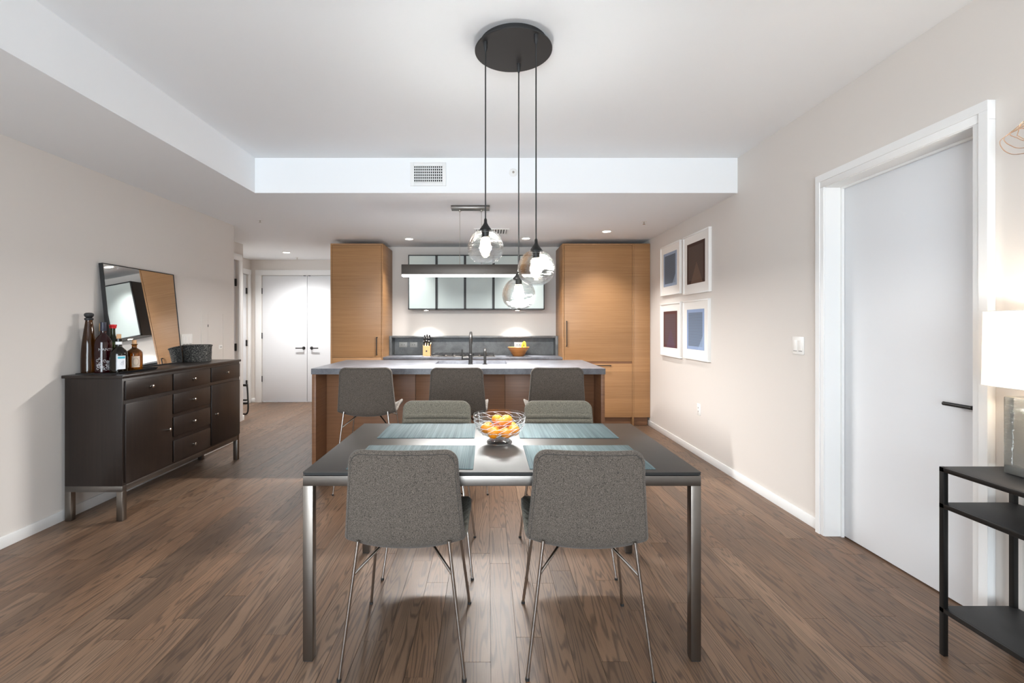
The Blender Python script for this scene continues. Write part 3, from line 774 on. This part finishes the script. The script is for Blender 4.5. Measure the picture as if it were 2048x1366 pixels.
plate('wall_outlet', (-1.06, KY-.022, 1.04), 'y-', .105, .072, 'outlet', 'grey horizontal outlet left of the knife block', 1, M['plate_grey'])
plate('wall_outlet', (.436, KY-.022, 1.04), 'y-', .115, .075, 'outlet', 'white outlet behind the wooden fruit bowl')
plate('wall_outlet', (XR, 4.776, .47), 'x-', .072, .118, 'outlet', 'white outlet low on the right wall under the prints')
plate('light_switch', (XR, 3.247, 1.178), 'x-', .118, .12, 'switch', 'white double rocker switch beside the right door', 2)
plate('light_switch', (XL, 4.52, 1.175), 'x+', .165, .118, 'switch', 'white triple rocker switch on the left wall behind the basket', 3)
plate('wall_outlet', (XL, 5.09, 1.085), 'x+', .07, .045, 'outlet', 'small white jack on the left wall right of the basket')
ap = thing('access_panel', 'flush painted access panel on the left wall beyond the basket', 'panel', (XL, 4.95, .75))
part('panel_frame', MB().box(XL, XL+.004, 4.75, 4.86, .72, 1.46).box(XL, XL+.004, 4.86, 5.15, 1.44, 1.46).box(XL, XL+.004, 5.14, 5.16, .72, 1.44).box(XL, XL+.004, 4.86, 5.14, .72, .745), M['wall'], ap)
part('panel_door', MB().box(XL, XL+.0035, 4.863, 5.137, .748, 1.437), M['wall'], ap)
part('latch', MB().box(XL, XL+.006, 4.856, 4.866, 1.30, 1.325), M['slot'], ap)
# upper cabinets with frosted glass
UY0, UY1, UZ0, UZ1 = 6.45, KY-.001, 1.532, 2.275
ux = [-1.083, -.696, -.309, .078, .425, .774]
for gi, (i0, i1, lab) in enumerate(((0, 3, 'black framed wall cabinet with three frosted glass doors'), (3, 5, 'black framed wall cabinet with two frosted glass doors, right of the wider one'))):
    uc = thing('wall_cabinet', lab, 'cabinet', ((ux[i0]+ux[i1])/2, 6.6, UZ0), 'frosted glass wall cabinets')
    part('carcass', MB().box(ux[i0], ux[i1], UY0+.022, UY1, UZ0+.001, UZ1-.001), plain('cabinet_shell_%d' % gi, (48, 46, 44), .5), uc)
    for i in range(i0, i1):
        a, b = ux[i]+.002, ux[i+1]-.002; fw = .014
        dr = part('door', MB().box(a, b, UY0, UY0+.022, UZ0, UZ0+fw).box(a, b, UY0, UY0+.022, UZ1-fw, UZ1).box(a, a+fw, UY0, UY0+.022, UZ0, UZ1).box(b-fw, b, UY0, UY0+.022, UZ0, UZ1), M['matte_black'], uc, 'thin black door frame')
        part('pane', MB().box(a+fw, b-fw, UY0+.006, UY0+.014, UZ0+fw, UZ1-fw), M['frost'], dr, 'frosted glass pane')
for x in (-.85, .41):
    pk = thing('puck_light', 'small round light under the frosted cabinets at the ' + ('left' if x < 0 else 'right'), 'light', (x, 6.57, UZ0-.01))
    part('ring', MB().lathe([(.034, 0), (.036, .002), (.036, .0105)], 28, (x, 6.57, UZ0-.01)), M['nickel'], pk)
    part('lens', MB().lathe([(.028, -.002), (.03, .001)], 24, (x, 6.57, UZ0-.01)), M['can'], pk)
    light('SPOT', 'puck_spot', (x, 6.57, UZ0-.016), 62, NEUT, spot_size=1.8, spot_blend=1.0, shadow_soft_size=.03)
# on the counter
kb = thing('knife_block', 'light wooden knife block with black handled knives', 'knife block', (-.83, 6.51, KZ))
part('block', MB().prism([(6.46, KZ), (6.57, KZ), (6.57, KZ+.175), (6.46, KZ+.135)], 'x', -.882, -.782), wood('block_wood', (205, 150, 92), (232, 186, 130), 'v'), kb)
part('mark', MB().box(-.843, -.823, 6.458, 6.46, KZ+.055, KZ+.078), M['slot'], kb, 'small dark printed mark')
for r_ in range(3):
    for c_ in range(3):
        x, y, z = -.866+c_*.033, 6.475+r_*.035, KZ+.135+r_*.013
        L = .075+.028*r_-.006*abs(c_-1)
        part('knife', MB().tube([(x, y, z), (x, y-.01, z+L*.55), (x, y-.02, z+L)], [.009, .010, .011], 8), M['matte_black'], kb, 'black knife handle')
ck = thing('gas_cooktop', 'stainless gas cooktop with black grates', 'cooktop', (-.33, 6.5, KZ))
part('tray', MB().box(-.755, .100, 6.29, 6.56, KZ, KZ+.008, .003).box(-.755, .1, 6.56, 6.58, KZ, KZ+.008), M['steel_h'], ck)
for g in range(3):
    a = -.73+g*.277; b = a+.255; gm = MB()
    for y in (6.31, 6.43, 6.55): gm.box(a, b, y-.006, y+.006, KZ+.026, KZ+.040)
    for k in range(5):
        x = a+(b-a)*k/4; gm.box(x-.005, x+.005, 6.31, 6.55, KZ+.026, KZ+.038)
    for x in (a, b):
        for y in (6.31, 6.55): gm.box(x-.006, x+.006, y-.006, y+.006, KZ+.008, KZ+.03)
    part('grate', gm, M['matte_black'], ck)
    part('burner', MB().lathe([(.05, 0), (.05, .008), (.03, .010), (.03, .016), (.001, .017)], 24, ((a+b)/2, 6.43, KZ+.008)), M['matte_black'], ck)
for k in range(5):
    part('knob', MB().lathe([(.016, 0), (.016, .018), (.013, .02)], 18, (-.55+k*.11, 6.297, KZ+.008)), M['nickel'], ck)
single('wooden_bowl', MB().lathe([(.07, 0), (.075, .003), (.148, .122), (.142, .122), (.068, .012), (.001, .012)], 48, (.417, 6.45, KZ)),
       wood('bowl_wood', (120, 72, 34), (196, 132, 74), 'h', amt=.6), 'flared brown wooden bowl on the rear counter', 'bowl')
def banana(a0, lab, lean):
    pts = []
    for i in range(11):
        t = i/10; ang = -.6+t*2.1
        pts.append((.497+lean*(1-t)+.0*t, 6.43+.03*math.sin(a0)+.12*(1-t)*math.sin(a0)*.3, KZ+.075+.128*math.sin(t*1.45)))
    rs = [.005, .009, .012, .013, .0135, .0135, .013, .011, .008, .005, .004]
    b = single('banana', MB().tube(smooth3(pts, 2), [rs[min(10, int(i/2))] for i in range(21)], 8), plain('banana_peel%d' % round(a0*10), (238, 205, 58), .5), lab, 'banana', 'bananas in the wooden bowl', 60)
    part('stem', MB().tube([(.497, pts[-1][1], pts[-1][2]-.004), (.495, pts[-1][1], pts[-1][2]+.014)], [.005, .004], 6), M['stem'], b)
banana(.3, 'yellow banana in the wooden bowl, curving left', -.040)
banana(-1.0, 'yellow banana in the wooden bowl, curving right', .012)

# ------------------------------------------------------------------ ceiling fittings
cans = [(-3.107, 7.333, 'recessed downlight in the hall ceiling'), (-1.026, 6.189, 'recessed downlight before the pantry end of the range wall'),
        (.495, 6.153, 'recessed downlight above the right frosted cabinets'), (1.424, 5.695, 'recessed downlight in front of the refrigerator')]
for x, y, lab in cans:
    t = thing('downlight', lab, 'downlight', (x, y, SZ), 'recessed downlights')
    part('trim_ring', MB().lathe([(.046, -.001), (.058, -.005), (.060, -.001), (.060, 0)], 36, (x, y, SZ), False), M['trim'], t)
    part('lens', MB().lathe([(.001, -.0012), (.047, -.0012)], 32, (x, y, SZ), False), M['can'], t)
    light('SPOT', 'downlight_spot', (x, y, SZ-.012), (50 if x > 1 else 58) if x > -3 else 112, NEUT, spot_size=1.9 if x > 1 else (1.6 if x > -3 else 2.5), spot_blend=.8 if x > 1 else 1.0, shadow_soft_size=.04)
def sprinkler(c, lab):
    t = thing('sprinkler_head', lab, 'sprinkler', c, 'ceiling sprinkler heads')
    part('escutcheon', MB().lathe([(.001, -.004), (.030, -.004), (.034, 0)], 28, c), M['trim'], t)
    part('deflector', MB().lathe([(.006, -.028), (.006, -.004)], 10, c).lathe([(.014, -.031), (.014, -.028)], 14, c), M['nickel'], t)
sprinkler((-2.43, 5.07, SZ), 'small sprinkler head on the soffit near the left wall')
sprinkler((1.693, 5.147, SZ), 'small sprinkler head on the soffit near the right wall')
sprinkler((-3.15, 7.85, SZ), 'small sprinkler head at the end of the hall')
t = thing('wall_sprinkler', 'round white sidewall sprinkler on the soffit face', 'sprinkler', (.217, SY, 2.616))
part('escutcheon', MB().lathe([(.001, .006), (.026, .006), (.036, 0)], 32, (0, 0, 0)).xf(Matrix.Translation((.217, SY, 2.616)) @ Matrix.Rotation(PI/2, 4, 'X')), M['trim'], t)
part('nozzle', MB().lathe([(.008, .02), (.010, .006)], 14, (0, 0, 0)).xf(Matrix.Translation((.217, SY, 2.616)) @ Matrix.Rotation(PI/2, 4, 'X')), M['nickel'], t)
v = thing('air_vent', 'white wall vent with grid louvres on the soffit face', 'vent', (-.508, SY, 2.60))
vx0, vx1, vz0, vz1 = -.627, -.383, 2.528, 2.668
part('frame', MB().box(-.658, vx0, SY-.012, SY, 2.50, 2.70, .002).box(vx1, -.354, SY-.012, SY, 2.50, 2.70, .002).box(vx0, vx1, SY-.012, SY, 2.50, vz0, .002).box(vx0, vx1, SY-.012, SY, vz1, 2.70, .002), M['trim'], v)
part('duct', MB().box(vx0, vx1, SY-.003, SY, vz0, vz1), M['matte_black'], v)
lv = MB()
for k in range(15):
    x = vx0+(vx1-vx0)*k/14; lv.box(x-.003, x+.003, SY-.011, SY-.004, vz0, vz1)
for k in range(6):
    z = vz0+(vz1-vz0)*(k+.2)/6; lv.box(vx0, vx1, SY-.008, SY-.003, z-.002, z+.004)
part('louvre_grid', lv, M['trim'], v, kind='stuff')
v = thing('ceiling_vent', 'white slotted vent in the soffit behind the pendants', 'vent', (.045, 5.68, SZ))
part('frame', MB().box(-.16, .25, 5.52, 5.545, SZ-.008, SZ, .001).box(-.16, .25, 5.825, 5.85, SZ-.008, SZ, .001).box(-.16, -.135, 5.545, 5.825, SZ-.008, SZ, .001).box(.225, .25, 5.545, 5.825, SZ-.008, SZ, .001), M['trim'], v)
for k in range(11):
    x = -.118+k*.0325; part('slat', MB().box(x-.009, x+.009, 5.545, 5.825, SZ-.007, SZ-.003), M['trim'], v)
part('duct', MB().box(-.135, .225, 5.545, 5.825, SZ-.0015, SZ), M['slot'], v)

# ------------------------------------------------------------------ framed prints on the right wall
FXW = XR-.030
arts = [(5.191, 5.775, 1.665, 2.255, (150, 166, 190), (104, 116, 132), (160, 176, 198), 0, 'white framed blue ruled print, upper left of four'),
        (4.505, 5.105, 1.638, 2.255, (62, 40, 36), (88, 72, 66), (116, 92, 78), 1, 'white framed dark brown print, upper right of four'),
        (5.180, 5.775, .955, 1.575, (88, 56, 54), (96, 78, 82), (92, 74, 96), 3, 'white framed maroon print, lower left of four'),
        (4.520, 5.110, .965, 1.575, (146, 166, 200), (122, 138, 160), (158, 178, 208), 2, 'white framed pale blue ruled print, lower right of four')]
for (y0, y1, z0, z1, bo, inn, tri, sd_, lab) in arts:
    t = thing('framed_print', lab, 'picture', (XR, (y0+y1)/2, z0), 'four framed prints on the right wall')
    w = .016
    part('frame', MB().box(FXW, XR-.0005, y0, y1, z0, z0+w, .001).box(FXW, XR-.0005, y0, y1, z1-w, z1, .001).box(FXW, XR-.0005, y0, y0+w, z0+w+.0002, z1-w-.0002, .001).box(FXW, XR-.0005, y1-w, y1, z0+w+.0002, z1-w-.0002, .001), M['frame'], t)
    part('mat_board', MB().box(FXW+.009, XR-.001, y0+w, y1-w, z0+w, z1-w), M['paper'], t)
    part('print', MB().box(FXW+.0075, FXW+.0088, y0+.095, y1-.095, z0+.105, z1-.095), print_mat('print_%d' % sd_, bo, inn, tri, sd_), t)

# ------------------------------------------------------------------ sideboard
BXB, BXF, BYN, BYF, BZ = -2.838, -2.452, 3.186, 4.689, .980
sb = thing('sideboard', 'dark espresso wood sideboard on a brushed steel base', 'sideboard', ((BXB+BXF)/2, (BYN+BYF)/2, 0))
part('top', MB().box(BXB-.013, BXF+.012, BYN-.012, BYF+.012, BZ-.02, BZ, .003), M['espresso_h'], sb)
part('case', MB().box(BXB, BXF, BYN, BYF, .236, BZ-.02, .0015), M['espresso'], sb)
ks = (3.204, 3.676), (3.694, 4.181), (4.199, 4.677)
def knob(parent, y, z):
    c = Vector((BXF+.012, y, z))
    m = Matrix.Translation(c) @ Matrix.Rotation(PI/2, 4, 'Y')
    part('knob', MB().lathe([(.006, 0), (.005, .008), (.008, .012), (.0115, .017), (.0115, .021), (.007, .024), (.001, .025)], 18).xf(m), M['nickel'], parent, 'round satin nickel knob')
def front(nm, k, z0, z1, ky=None, kz=None):
    y0, y1 = ks[k]
    o = part(nm, MB().box(BXF-.001, BXF+.012, y0, y1, z0, z1, .002), M['espresso'], sb)
    knob(o, ky or (y0+y1)/2, kz or (z0+z1)/2)
front('drawer', 0, .812, .940); front('drawer', 1, .810, .938); front('drawer', 2, .812, .940)
front('drawer', 1, .628, .780); front('drawer', 1, .449, .600); front('drawer', 1, .252, .418)
front('door', 0, .252, .784, 3.625, .52); front('door', 2, .252, .784, 4.262, .52)
for lx in (BXB, BXF-.040):
    for ly in (BYN, BYF-.040):
        part('leg', MB().box(lx, lx+.040, ly, ly+.040, 0, .198, .0015), M['steel'], sb)
for (a, b, c, d) in ((BXB, BXF, BYN, BYN+.04), (BXB, BXF, BYF-.04, BYF), (BXB, BXB+.04, BYN+.04, BYF-.04), (BXF-.04, BXF, BYN+.04, BYF-.04)):
    part('base_rail', MB().box(a, b, c, d, .197, .236, .0015), M['steel_h'], sb)
# leaning mirror
mr = thing('leaning_mirror', 'thin black framed mirror leaning on the wall above the sideboard', 'mirror', (-2.79, 3.90, BZ))
my0, my1, mh = 3.487, 4.312, .797
tilt = math.atan2(.078, .793)
Mm = Matrix.Translation((-2.762, 3.9, BZ+.0028)) @ Matrix.Rotation(math.radians(1.4), 4, 'Z') @ Matrix.Translation((0, -3.9, 0)) @ Matrix.Rotation(-tilt, 4, 'Y')
# local frame: x = outward from the mirror back, z = up along the glass
part('frame', MB().box(-.026, .002, my0, my0+.006, 0, mh).box(-.026, .002, my1-.006, my1, 0, mh).box(-.026, .002, my0, my1, 0, .006).box(-.026, .002, my0, my1, mh-.006, mh).box(-.026, -.004, my0+.006, my1-.006, .006, mh-.006).xf(Mm), M['matte_black'], mr)
part('glass', MB().box(-.004, -.001, my0+.006, my1-.006, .006, mh-.006).xf(Mm), M['mirror'], mr, smooth=0)
# basket
bk = thing('woven_basket', 'dark charcoal woven rope basket at the far end of the sideboard', 'basket', (-2.725, 4.46, BZ))
bt = NT('charcoal_rope'); bn = bt.noise(bt.scale(bt.pos(), (90, 90, 260)), 1, 3, .7)
bt.set(base=bt.mix(bt.ramp(bn, .5, .68), lin(18, 18, 19), lin(150, 147, 140)), rough=.85); bt.bump(bn, .8, .003); bm_ = bt.m
coil = MB().lathe([(.001, .003), (.108, .003)], 40, (-2.725, 4.46, BZ), False)
for k in range(14):
    z = .006+k*.0103; r = .109+.0003*k
    coil.tube([(-2.725+(r+.0012*math.sin(i*2.4+k))*math.cos(2*PI*i/40), 4.46+(r+.0012*math.sin(i*2.4+k))*math.sin(2*PI*i/40), BZ+z) for i in range(40)], .0060, 6, closed=True)
part('coils', coil, bm_, bk, smooth=60)
rim = MB()
part('rim', rim.tube([(-2.725+.116*math.cos(2*PI*i/48), 4.46+.116*math.sin(2*PI*i/48), BZ+.146) for i in range(48)], .0085, 8, closed=True), bm_, bk, smooth=60)
# tray and bottles
ty = thing('serving_tray', 'flat black tray under the bottles on the sideboard', 'tray', (-2.69, 3.44, BZ))
part('tray_base', MB().prism([(-2.835, 3.265), (-2.545, 3.265), (-2.545, 3.645), (-2.715, 3.645), (-2.715, 3.475), (-2.835, 3.475)], 'z', BZ, BZ+.005), M['matte_black'], ty)
part('tray_lip', MB().prism([(-2.545, BZ+.002), (-2.530, BZ+.016), (-2.527, BZ+.016), (-2.542, BZ)], 'y', 3.268, 3.642).prism([(3.645, BZ), (3.662, BZ+.016), (3.659, BZ+.016), (3.642, BZ+.002)], 'x', -2.715, -2.545), M['matte_black'], ty)
TRZ = BZ+.0055
def glass_mat(name, rgb, dens=.9, rough=.03):
    t = NT(name); t.set(base=lin(*rgb), rough=rough, trans=dens, ior=1.45, spec=.6); return t.m
def label_patch(c, r, z0, z1, a0, a1, n=14):
    rows = [[(c[0]+(r+.0008)*math.cos(a0+(a1-a0)*i/n), c[1]+(r+.0008)*math.sin(a0+(a1-a0)*i/n), z) for i in range(n+1)] for z in (z0, z1)]
    return MB().grid(rows)
def wrap(mb, c, r, z0, ac):
    """flat xy drawing (metres) onto a bottle of radius r, centred on angle ac"""
    mb.v = [(c[0]+(r+.0011+v[2])*math.cos(ac+v[0]/r), c[1]+(r+.0011+v[2])*math.sin(ac+v[0]/r), z0+v[1]) for v in mb.v]; return mb
def text_mb(s, size):
    cu = bpy.data.curves.new('lettering', 'FONT'); cu.body = s; cu.size = size; cu.align_x = 'CENTER'; cu.resolution_u = 2
    ob = bpy.data.objects.new('lettering', cu); C.objects.link(ob)
    dg_ = bpy.context.evaluated_depsgraph_get(); me = ob.evaluated_get(dg_).to_mesh()
    mb = MB().add([v.co[:] for v in me.vertices], [tuple(q.vertices) for q in me.polygons])
    ob.evaluated_get(dg_).to_mesh_clear(); bpy.data.objects.remove(ob); bpy.data.curves.remove(cu); return mb
def bottle(name, lab, c, prof, gm, cap_prof, cm, cap_name='cork', n=36):
    t = thing(name, lab, 'bottle', (c[0], c[1], TRZ), 'bottles on the sideboard tray')
    z = TRZ
    part('glass', MB().lathe(lathe_pts(prof, 4), n, (c[0], c[1], z)), gm, t, smooth=50)
    part(cap_name, MB().lathe(cap_prof, 24, (c[0], c[1], z)), cm, t)
    return t
amber = glass_mat('amber_glass', (92, 50, 8), .85)
corkm = plain('cork', (202, 160, 118), .85)
# view direction from bottles to the camera
va = lambda c: math.atan2(-c[1], -c[0])
c1 = (-2.800, 3.335)
bottle('tall_bottle', 'tall tapered amber bottle with round black stopper', c1, [(.044, 0), (.046, .006), (.046, .10), (.041, .19), (.030, .29), (.022, .35), (.021, .372)], amber,
       [(.023, .366), (.026, .372), (.026, .380), (.017, .384), (.023, .390), (.0275, .398), (.0285, .406), (.025, .414), (.015, .419), (.001, .420)], M['matte_black'], 'stopper')
c2 = (-2.703, 3.340)
b2 = bottle('liqueur_bottle', 'dark red liqueur bottle with navy capsule and white swirl print', c2, [(.048, 0), (.050, .006), (.050, .19), (.046, .225), (.030, .255), (.018, .272), (.0165, .30)], glass_mat('ruby_glass', (52, 8, 13), .6),
            [(.0175, .292), (.0185, .295), (.018, .352), (.001, .353)], plain('navy_capsule', (34, 36, 52), .4), 'capsule')
part('lettering', wrap(text_mb('NANTU', .026), c2, .050, TRZ+.153, va(c2)+.35), M['etch'], b2, 'white lettering NANTU')
sw = MB()
random.seed(5)
for k in range(26):
    ox, oy = random.uniform(-.045, .040), random.uniform(.025, .105)*1; rr = random.uniform(.006, .013); dr_ = random.choice((-1, 1)); a0 = random.uniform(0, 6)
    if oy > .085 and abs(ox) > .025: continue
    P = []
    for i in range(14):
        a = a0+dr_*i*.5; q = rr*(1-i/16); P.append((ox+q*math.cos(a), oy+q*math.sin(a), 0))
    for i in range(13):
        p0, p1 = Vector(P[i]), Vector(P[i+1]); d_ = (p1-p0); nn = Vector((-d_.y, d_.x, 0)).normalized()*.0013
        sw.add([p0-nn, p1-nn, p1+nn, p0+nn], [(0, 1, 2, 3)])
part('swirl_print', wrap(sw, c2, .050, TRZ, va(c2)), M['etch'], b2, 'white printed swirls')
c3 = (-2.712, 3.437)
bottle('wine_bottle', 'green wine bottle with red cap behind the other bottles', c3, [(.036, 0), (.038, .005), (.038, .19), (.034, .215), (.018, .25), (.0145, .275), (.0145, .315)], glass_mat('green_glass', (40, 52, 10), .8),
       [(.0165, .308), (.021, .312), (.021, .322), (.024, .326), (.022, .336), (.001, .337)], plain('red_cap', (205, 30, 36), .4), 'cap')
c4 = (-2.598, 3.345)
b4 = bottle('gin_bottle', 'dark brown bottle with cork, white collar and white label with teal band', c4, [(.050, 0), (.053, .006), (.053, .12), (.046, .148), (.026, .172), (.0185, .185), (.0175, .238)], glass_mat('brown_glass', (26, 19, 9), .6),
            [(.014, .236), (.014, .268), (.001, .269)], corkm)
part('collar', label_patch(c4, .0185, TRZ+.196, TRZ+.216, 0, 2*PI, 24), plain('paper_label', (232, 232, 232), .7), b4)
a4 = va(c4)+.28
l4 = part('paper_label', label_patch(c4, .053, TRZ+.025, TRZ+.118, a4-.48, a4+.48), plain('white_label', (226, 228, 232), .7), b4, 'white paper label')
part('teal_band', label_patch(c4, .0534, TRZ+.098, TRZ+.113, a4-.40, a4+.42), plain('teal_ink', (72, 166, 186), .7), l4)
pm = MB()
for (ox, oy, rr) in ((.006, .052, .006), (.010, .060, .004), (.004, .042, .008)):
    pm.tube([(ox+rr*math.cos(2*PI*i/14), oy+rr*math.sin(2*PI*i/14), .0004) for i in range(14)], .0006, 4, closed=True)
part('ink_drawing', wrap(pm, c4, .053, TRZ+.02, a4), plain('grey_ink', (120, 124, 140), .7), l4)
c5 = (-2.604, 3.50)
b5 = bottle('round_bottle', 'short round amber bottle with cork and cream ornate label', c5, [(.048, 0), (.051, .006), (.051, .115), (.044, .140), (.024, .158), (.0165, .165), (.016, .185), (.021, .189), (.021, .194)], glass_mat('honey_glass', (150, 86, 8), .85),
            [(.0145, .190), (.015, .222), (.001, .223)], corkm)
a5 = va(c5)+.18
l5 = part('paper_label', label_patch(c5, .051, TRZ+.025, TRZ+.105, a5-.5, a5+.5), plain('cream_label', (206, 188, 168), .75), b5, 'cream ornate label')
pm = MB()
for k in (1.0, .82):
    pm.tube([(.019*k*math.cos(2*PI*i/24), .065+.030*k*math.sin(2*PI*i/24), .0004) for i in range(24)], .0006, 4, closed=True)
for sx in (-1, 1):
    for sy in (-1, 1):
        pm.tube([(sx*(.021-.004*math.cos(i*.7)), .065+sy*(.032-.004*math.sin(i*.7)), .0004) for i in range(8)], .0006, 4)
part('ink_drawing', wrap(pm, c5, .051, TRZ, a5), plain('brown_ink', (128, 92, 78), .7), l5)
c6 = (-2.79, 3.435)
bottle('clear_bottle', 'clear glass bottle with tall cork behind the red liqueur bottle', c6, [(.034, 0), (.036, .005), (.036, .19), (.032, .22), (.015, .25), (.0145, .29)], glass_mat('flint_glass', (225, 228, 224), .95),
       [(.0165, .288), (.0165, .345), (.001, .346)], plain('gold_cork', (178, 142, 96), .6), 'cork')

# folded step stool just inside the hall
ss = thing('folding_step_stool', 'black folded step stool leaning in the hall beside the near door', 'step stool', (-3.727, 7.02, 0))
for dx in (0, -.28):
    part('side_tube', MB().tube(smooth3([(-3.582+dx-.02, 7.0, .012), (-3.557+dx, 7.0, .014), (-3.535+dx, 7.0, .055), (-3.536+dx, 7.01, .16), (-3.559+dx, 7.04, .33), (-3.577+dx, 7.06, .42)], 5), .0115, 10), M['black'], ss)
part('tread', MB().box(-3.847, -3.547, 6.985, 7.02, .155, .18, .003), M['black'], ss)
part('tread', MB().box(-3.847, -3.552, 6.99, 7.02, .205, .225, .003), M['black'], ss)
part('top_bar', MB().cyl((-3.572, 7.06, .428), (-3.862, 7.06, .428), .017, 12), M['black'], ss)

# ------------------------------------------------------------------ console and lamp at the right
KX0, KX1, KY0, KY1 = 1.810, 2.108, .80, 1.905
cn = thing('console_table', 'black metal console table with two lower shelves against the right wall', 'console table', ((KX0+KX1)/2, (KY0+KY1)/2, 0))
q = .019
for lx in (KX0, KX1-q):
    for ly in (KY0, KY1-q):
        part('leg', MB().box(lx, lx+q, ly, ly+q, 0, .751, .0015), M['black'], cn)
for nm, z in (('top', .751), ('shelf', .607), ('shelf', .192)):
    s_ = part(nm, MB().box(KX0+q*.4, KX1-q*.4, KY0+q*.4, KY1-q*.4, z-.006, z, .001), M['matte_black'], cn)
    part('edge_rail', MB().box(KX0, KX0+q, KY0, KY1, z-q, z-.001, .001).box(KX1-q, KX1, KY0, KY1, z-q, z-.001, .001).box(KX0, KX1, KY0, KY0+q, z-q, z-.001, .001).box(KX0, KX1, KY1-q, KY1, z-q, z-.001, .001), M['black'], s_)
lm = thing('table_lamp', 'glass block table lamp with white shade on the black console', 'lamp', (2.016, 1.71, .7515))
gt = NT('cast_glass'); gt.set(base=lin(186, 186, 180), rough=.06, trans=.75, ior=1.45); gt.bump(gt.noise(gt.scale(gt.pos(), (20, 14, 46)), 1, 3, .55, 1.0), .5, .006)
part('glass_base', MB().box(1.976, 2.056, 1.60, 1.822, .7515, 1.045, .006), gt.m, lm, 'thick rippled clear glass block')
part('glass_foot', MB().box(1.979, 2.053, 1.603, 1.819, .752, .785, .004), NT('dark_glass').set(base=lin(66, 76, 56), rough=.1, trans=.3).m, lm)
part('stem', MB().cyl((2.016, 1.71, 1.04), (2.016, 1.71, 1.16), .008, 14), M['nickel'], lm)
def shade_ring(z, k):
    P = []
    for i in range(64):
        a = 2*PI*i/64; ca, sa = math.cos(a), math.sin(a); e = .38
        P.append((2.016+.092*k*math.copysign(abs(ca)**e, ca), 1.71+.172*k*math.copysign(abs(sa)**e, sa), z))
    return P
st = NT('linen_shade'); tl_ = st.n('ShaderNodeBsdfTranslucent'); tl_.inputs[0].default_value = lin(250, 240, 224)
df = st.n('ShaderNodeBsdfDiffuse'); df.inputs[0].default_value = lin(246, 240, 230)
mx = st.n('ShaderNodeMixShader'); mx.inputs[0].default_value = .6; st.link(df.outputs[0], mx.inputs[1]); st.link(tl_.outputs[0], mx.inputs[2]); st.link(mx.outputs[0], st.out.inputs[0])
part('shade', MB().grid([shade_ring(1.083, 1.0), shade_ring(1.083+.1, .99), shade_ring(1.083+.2, .98), shade_ring(1.370, .972)], True), st.m, lm, 'white fabric shade', 60)
part('shade_ring', MB().tube([Vector(q_) for q_ in shade_ring(1.083, 1.0)], .0015, 5, closed=True).tube([Vector(q_) for q_ in shade_ring(1.370, .972)], .0015, 5, closed=True), M['frame'], lm)
part('harp', MB().cyl((2.016, 1.71, 1.16), (2.016, 1.71, 1.385), .003, 8).cyl((2.016-.088, 1.71, 1.366), (2.016+.088, 1.71, 1.366), .0025, 8), M['nickel'], lm)
part('bulb', MB().ball((2.016, 1.71, 1.215), .028, .028, .038, 14, 8), M['bulb'], lm, 'lit bulb')
light('POINT', 'table_lamp_light', (2.016, 1.66, 1.25), 6.5, WARM, shadow_soft_size=.04)
# copper wire sculpture
wsx = thing('wire_wall_sculpture', 'looped copper wire sculpture high on the right wall', 'wall sculpture', (XR, 1.6, 1.97))
for k, s in enumerate((1.0, .86, .66, .52)):
    X0 = 2.075-.008*k
    yl = 1.925-.018*k-.004*k*k
    L = [(X0, yl, 2.058+.006*k), (X0, yl-.022, 2.012+.018*k), (X0+.004, yl-.07, 1.985+.016*k), (X0, yl-.20, 1.975+.022*k), (X0-.01, yl-.42, 2.02+.01*k), (X0-.01, yl-.52, 2.12), (X0-.005, yl-.42, 2.22-.02*k), (X0, yl-.22, 2.19-.015*k), (X0+.004, yl-.08, 2.105-.004*k), (X0+.004, yl-.025, 2.078)]
    part('wire', MB().tube(smooth3(L, 7, True), .0016, 6, closed=True), M['copper'], wsx)
part('mount', MB().tube([(XR, 1.86, 2.03), (2.075, 1.862, 2.06), (2.07, 1.845, 2.10)], .0018, 6).tube([(XR, 1.55, 2.2), (2.07, 1.55, 2.2)], .0018, 6), M['copper'], wsx)
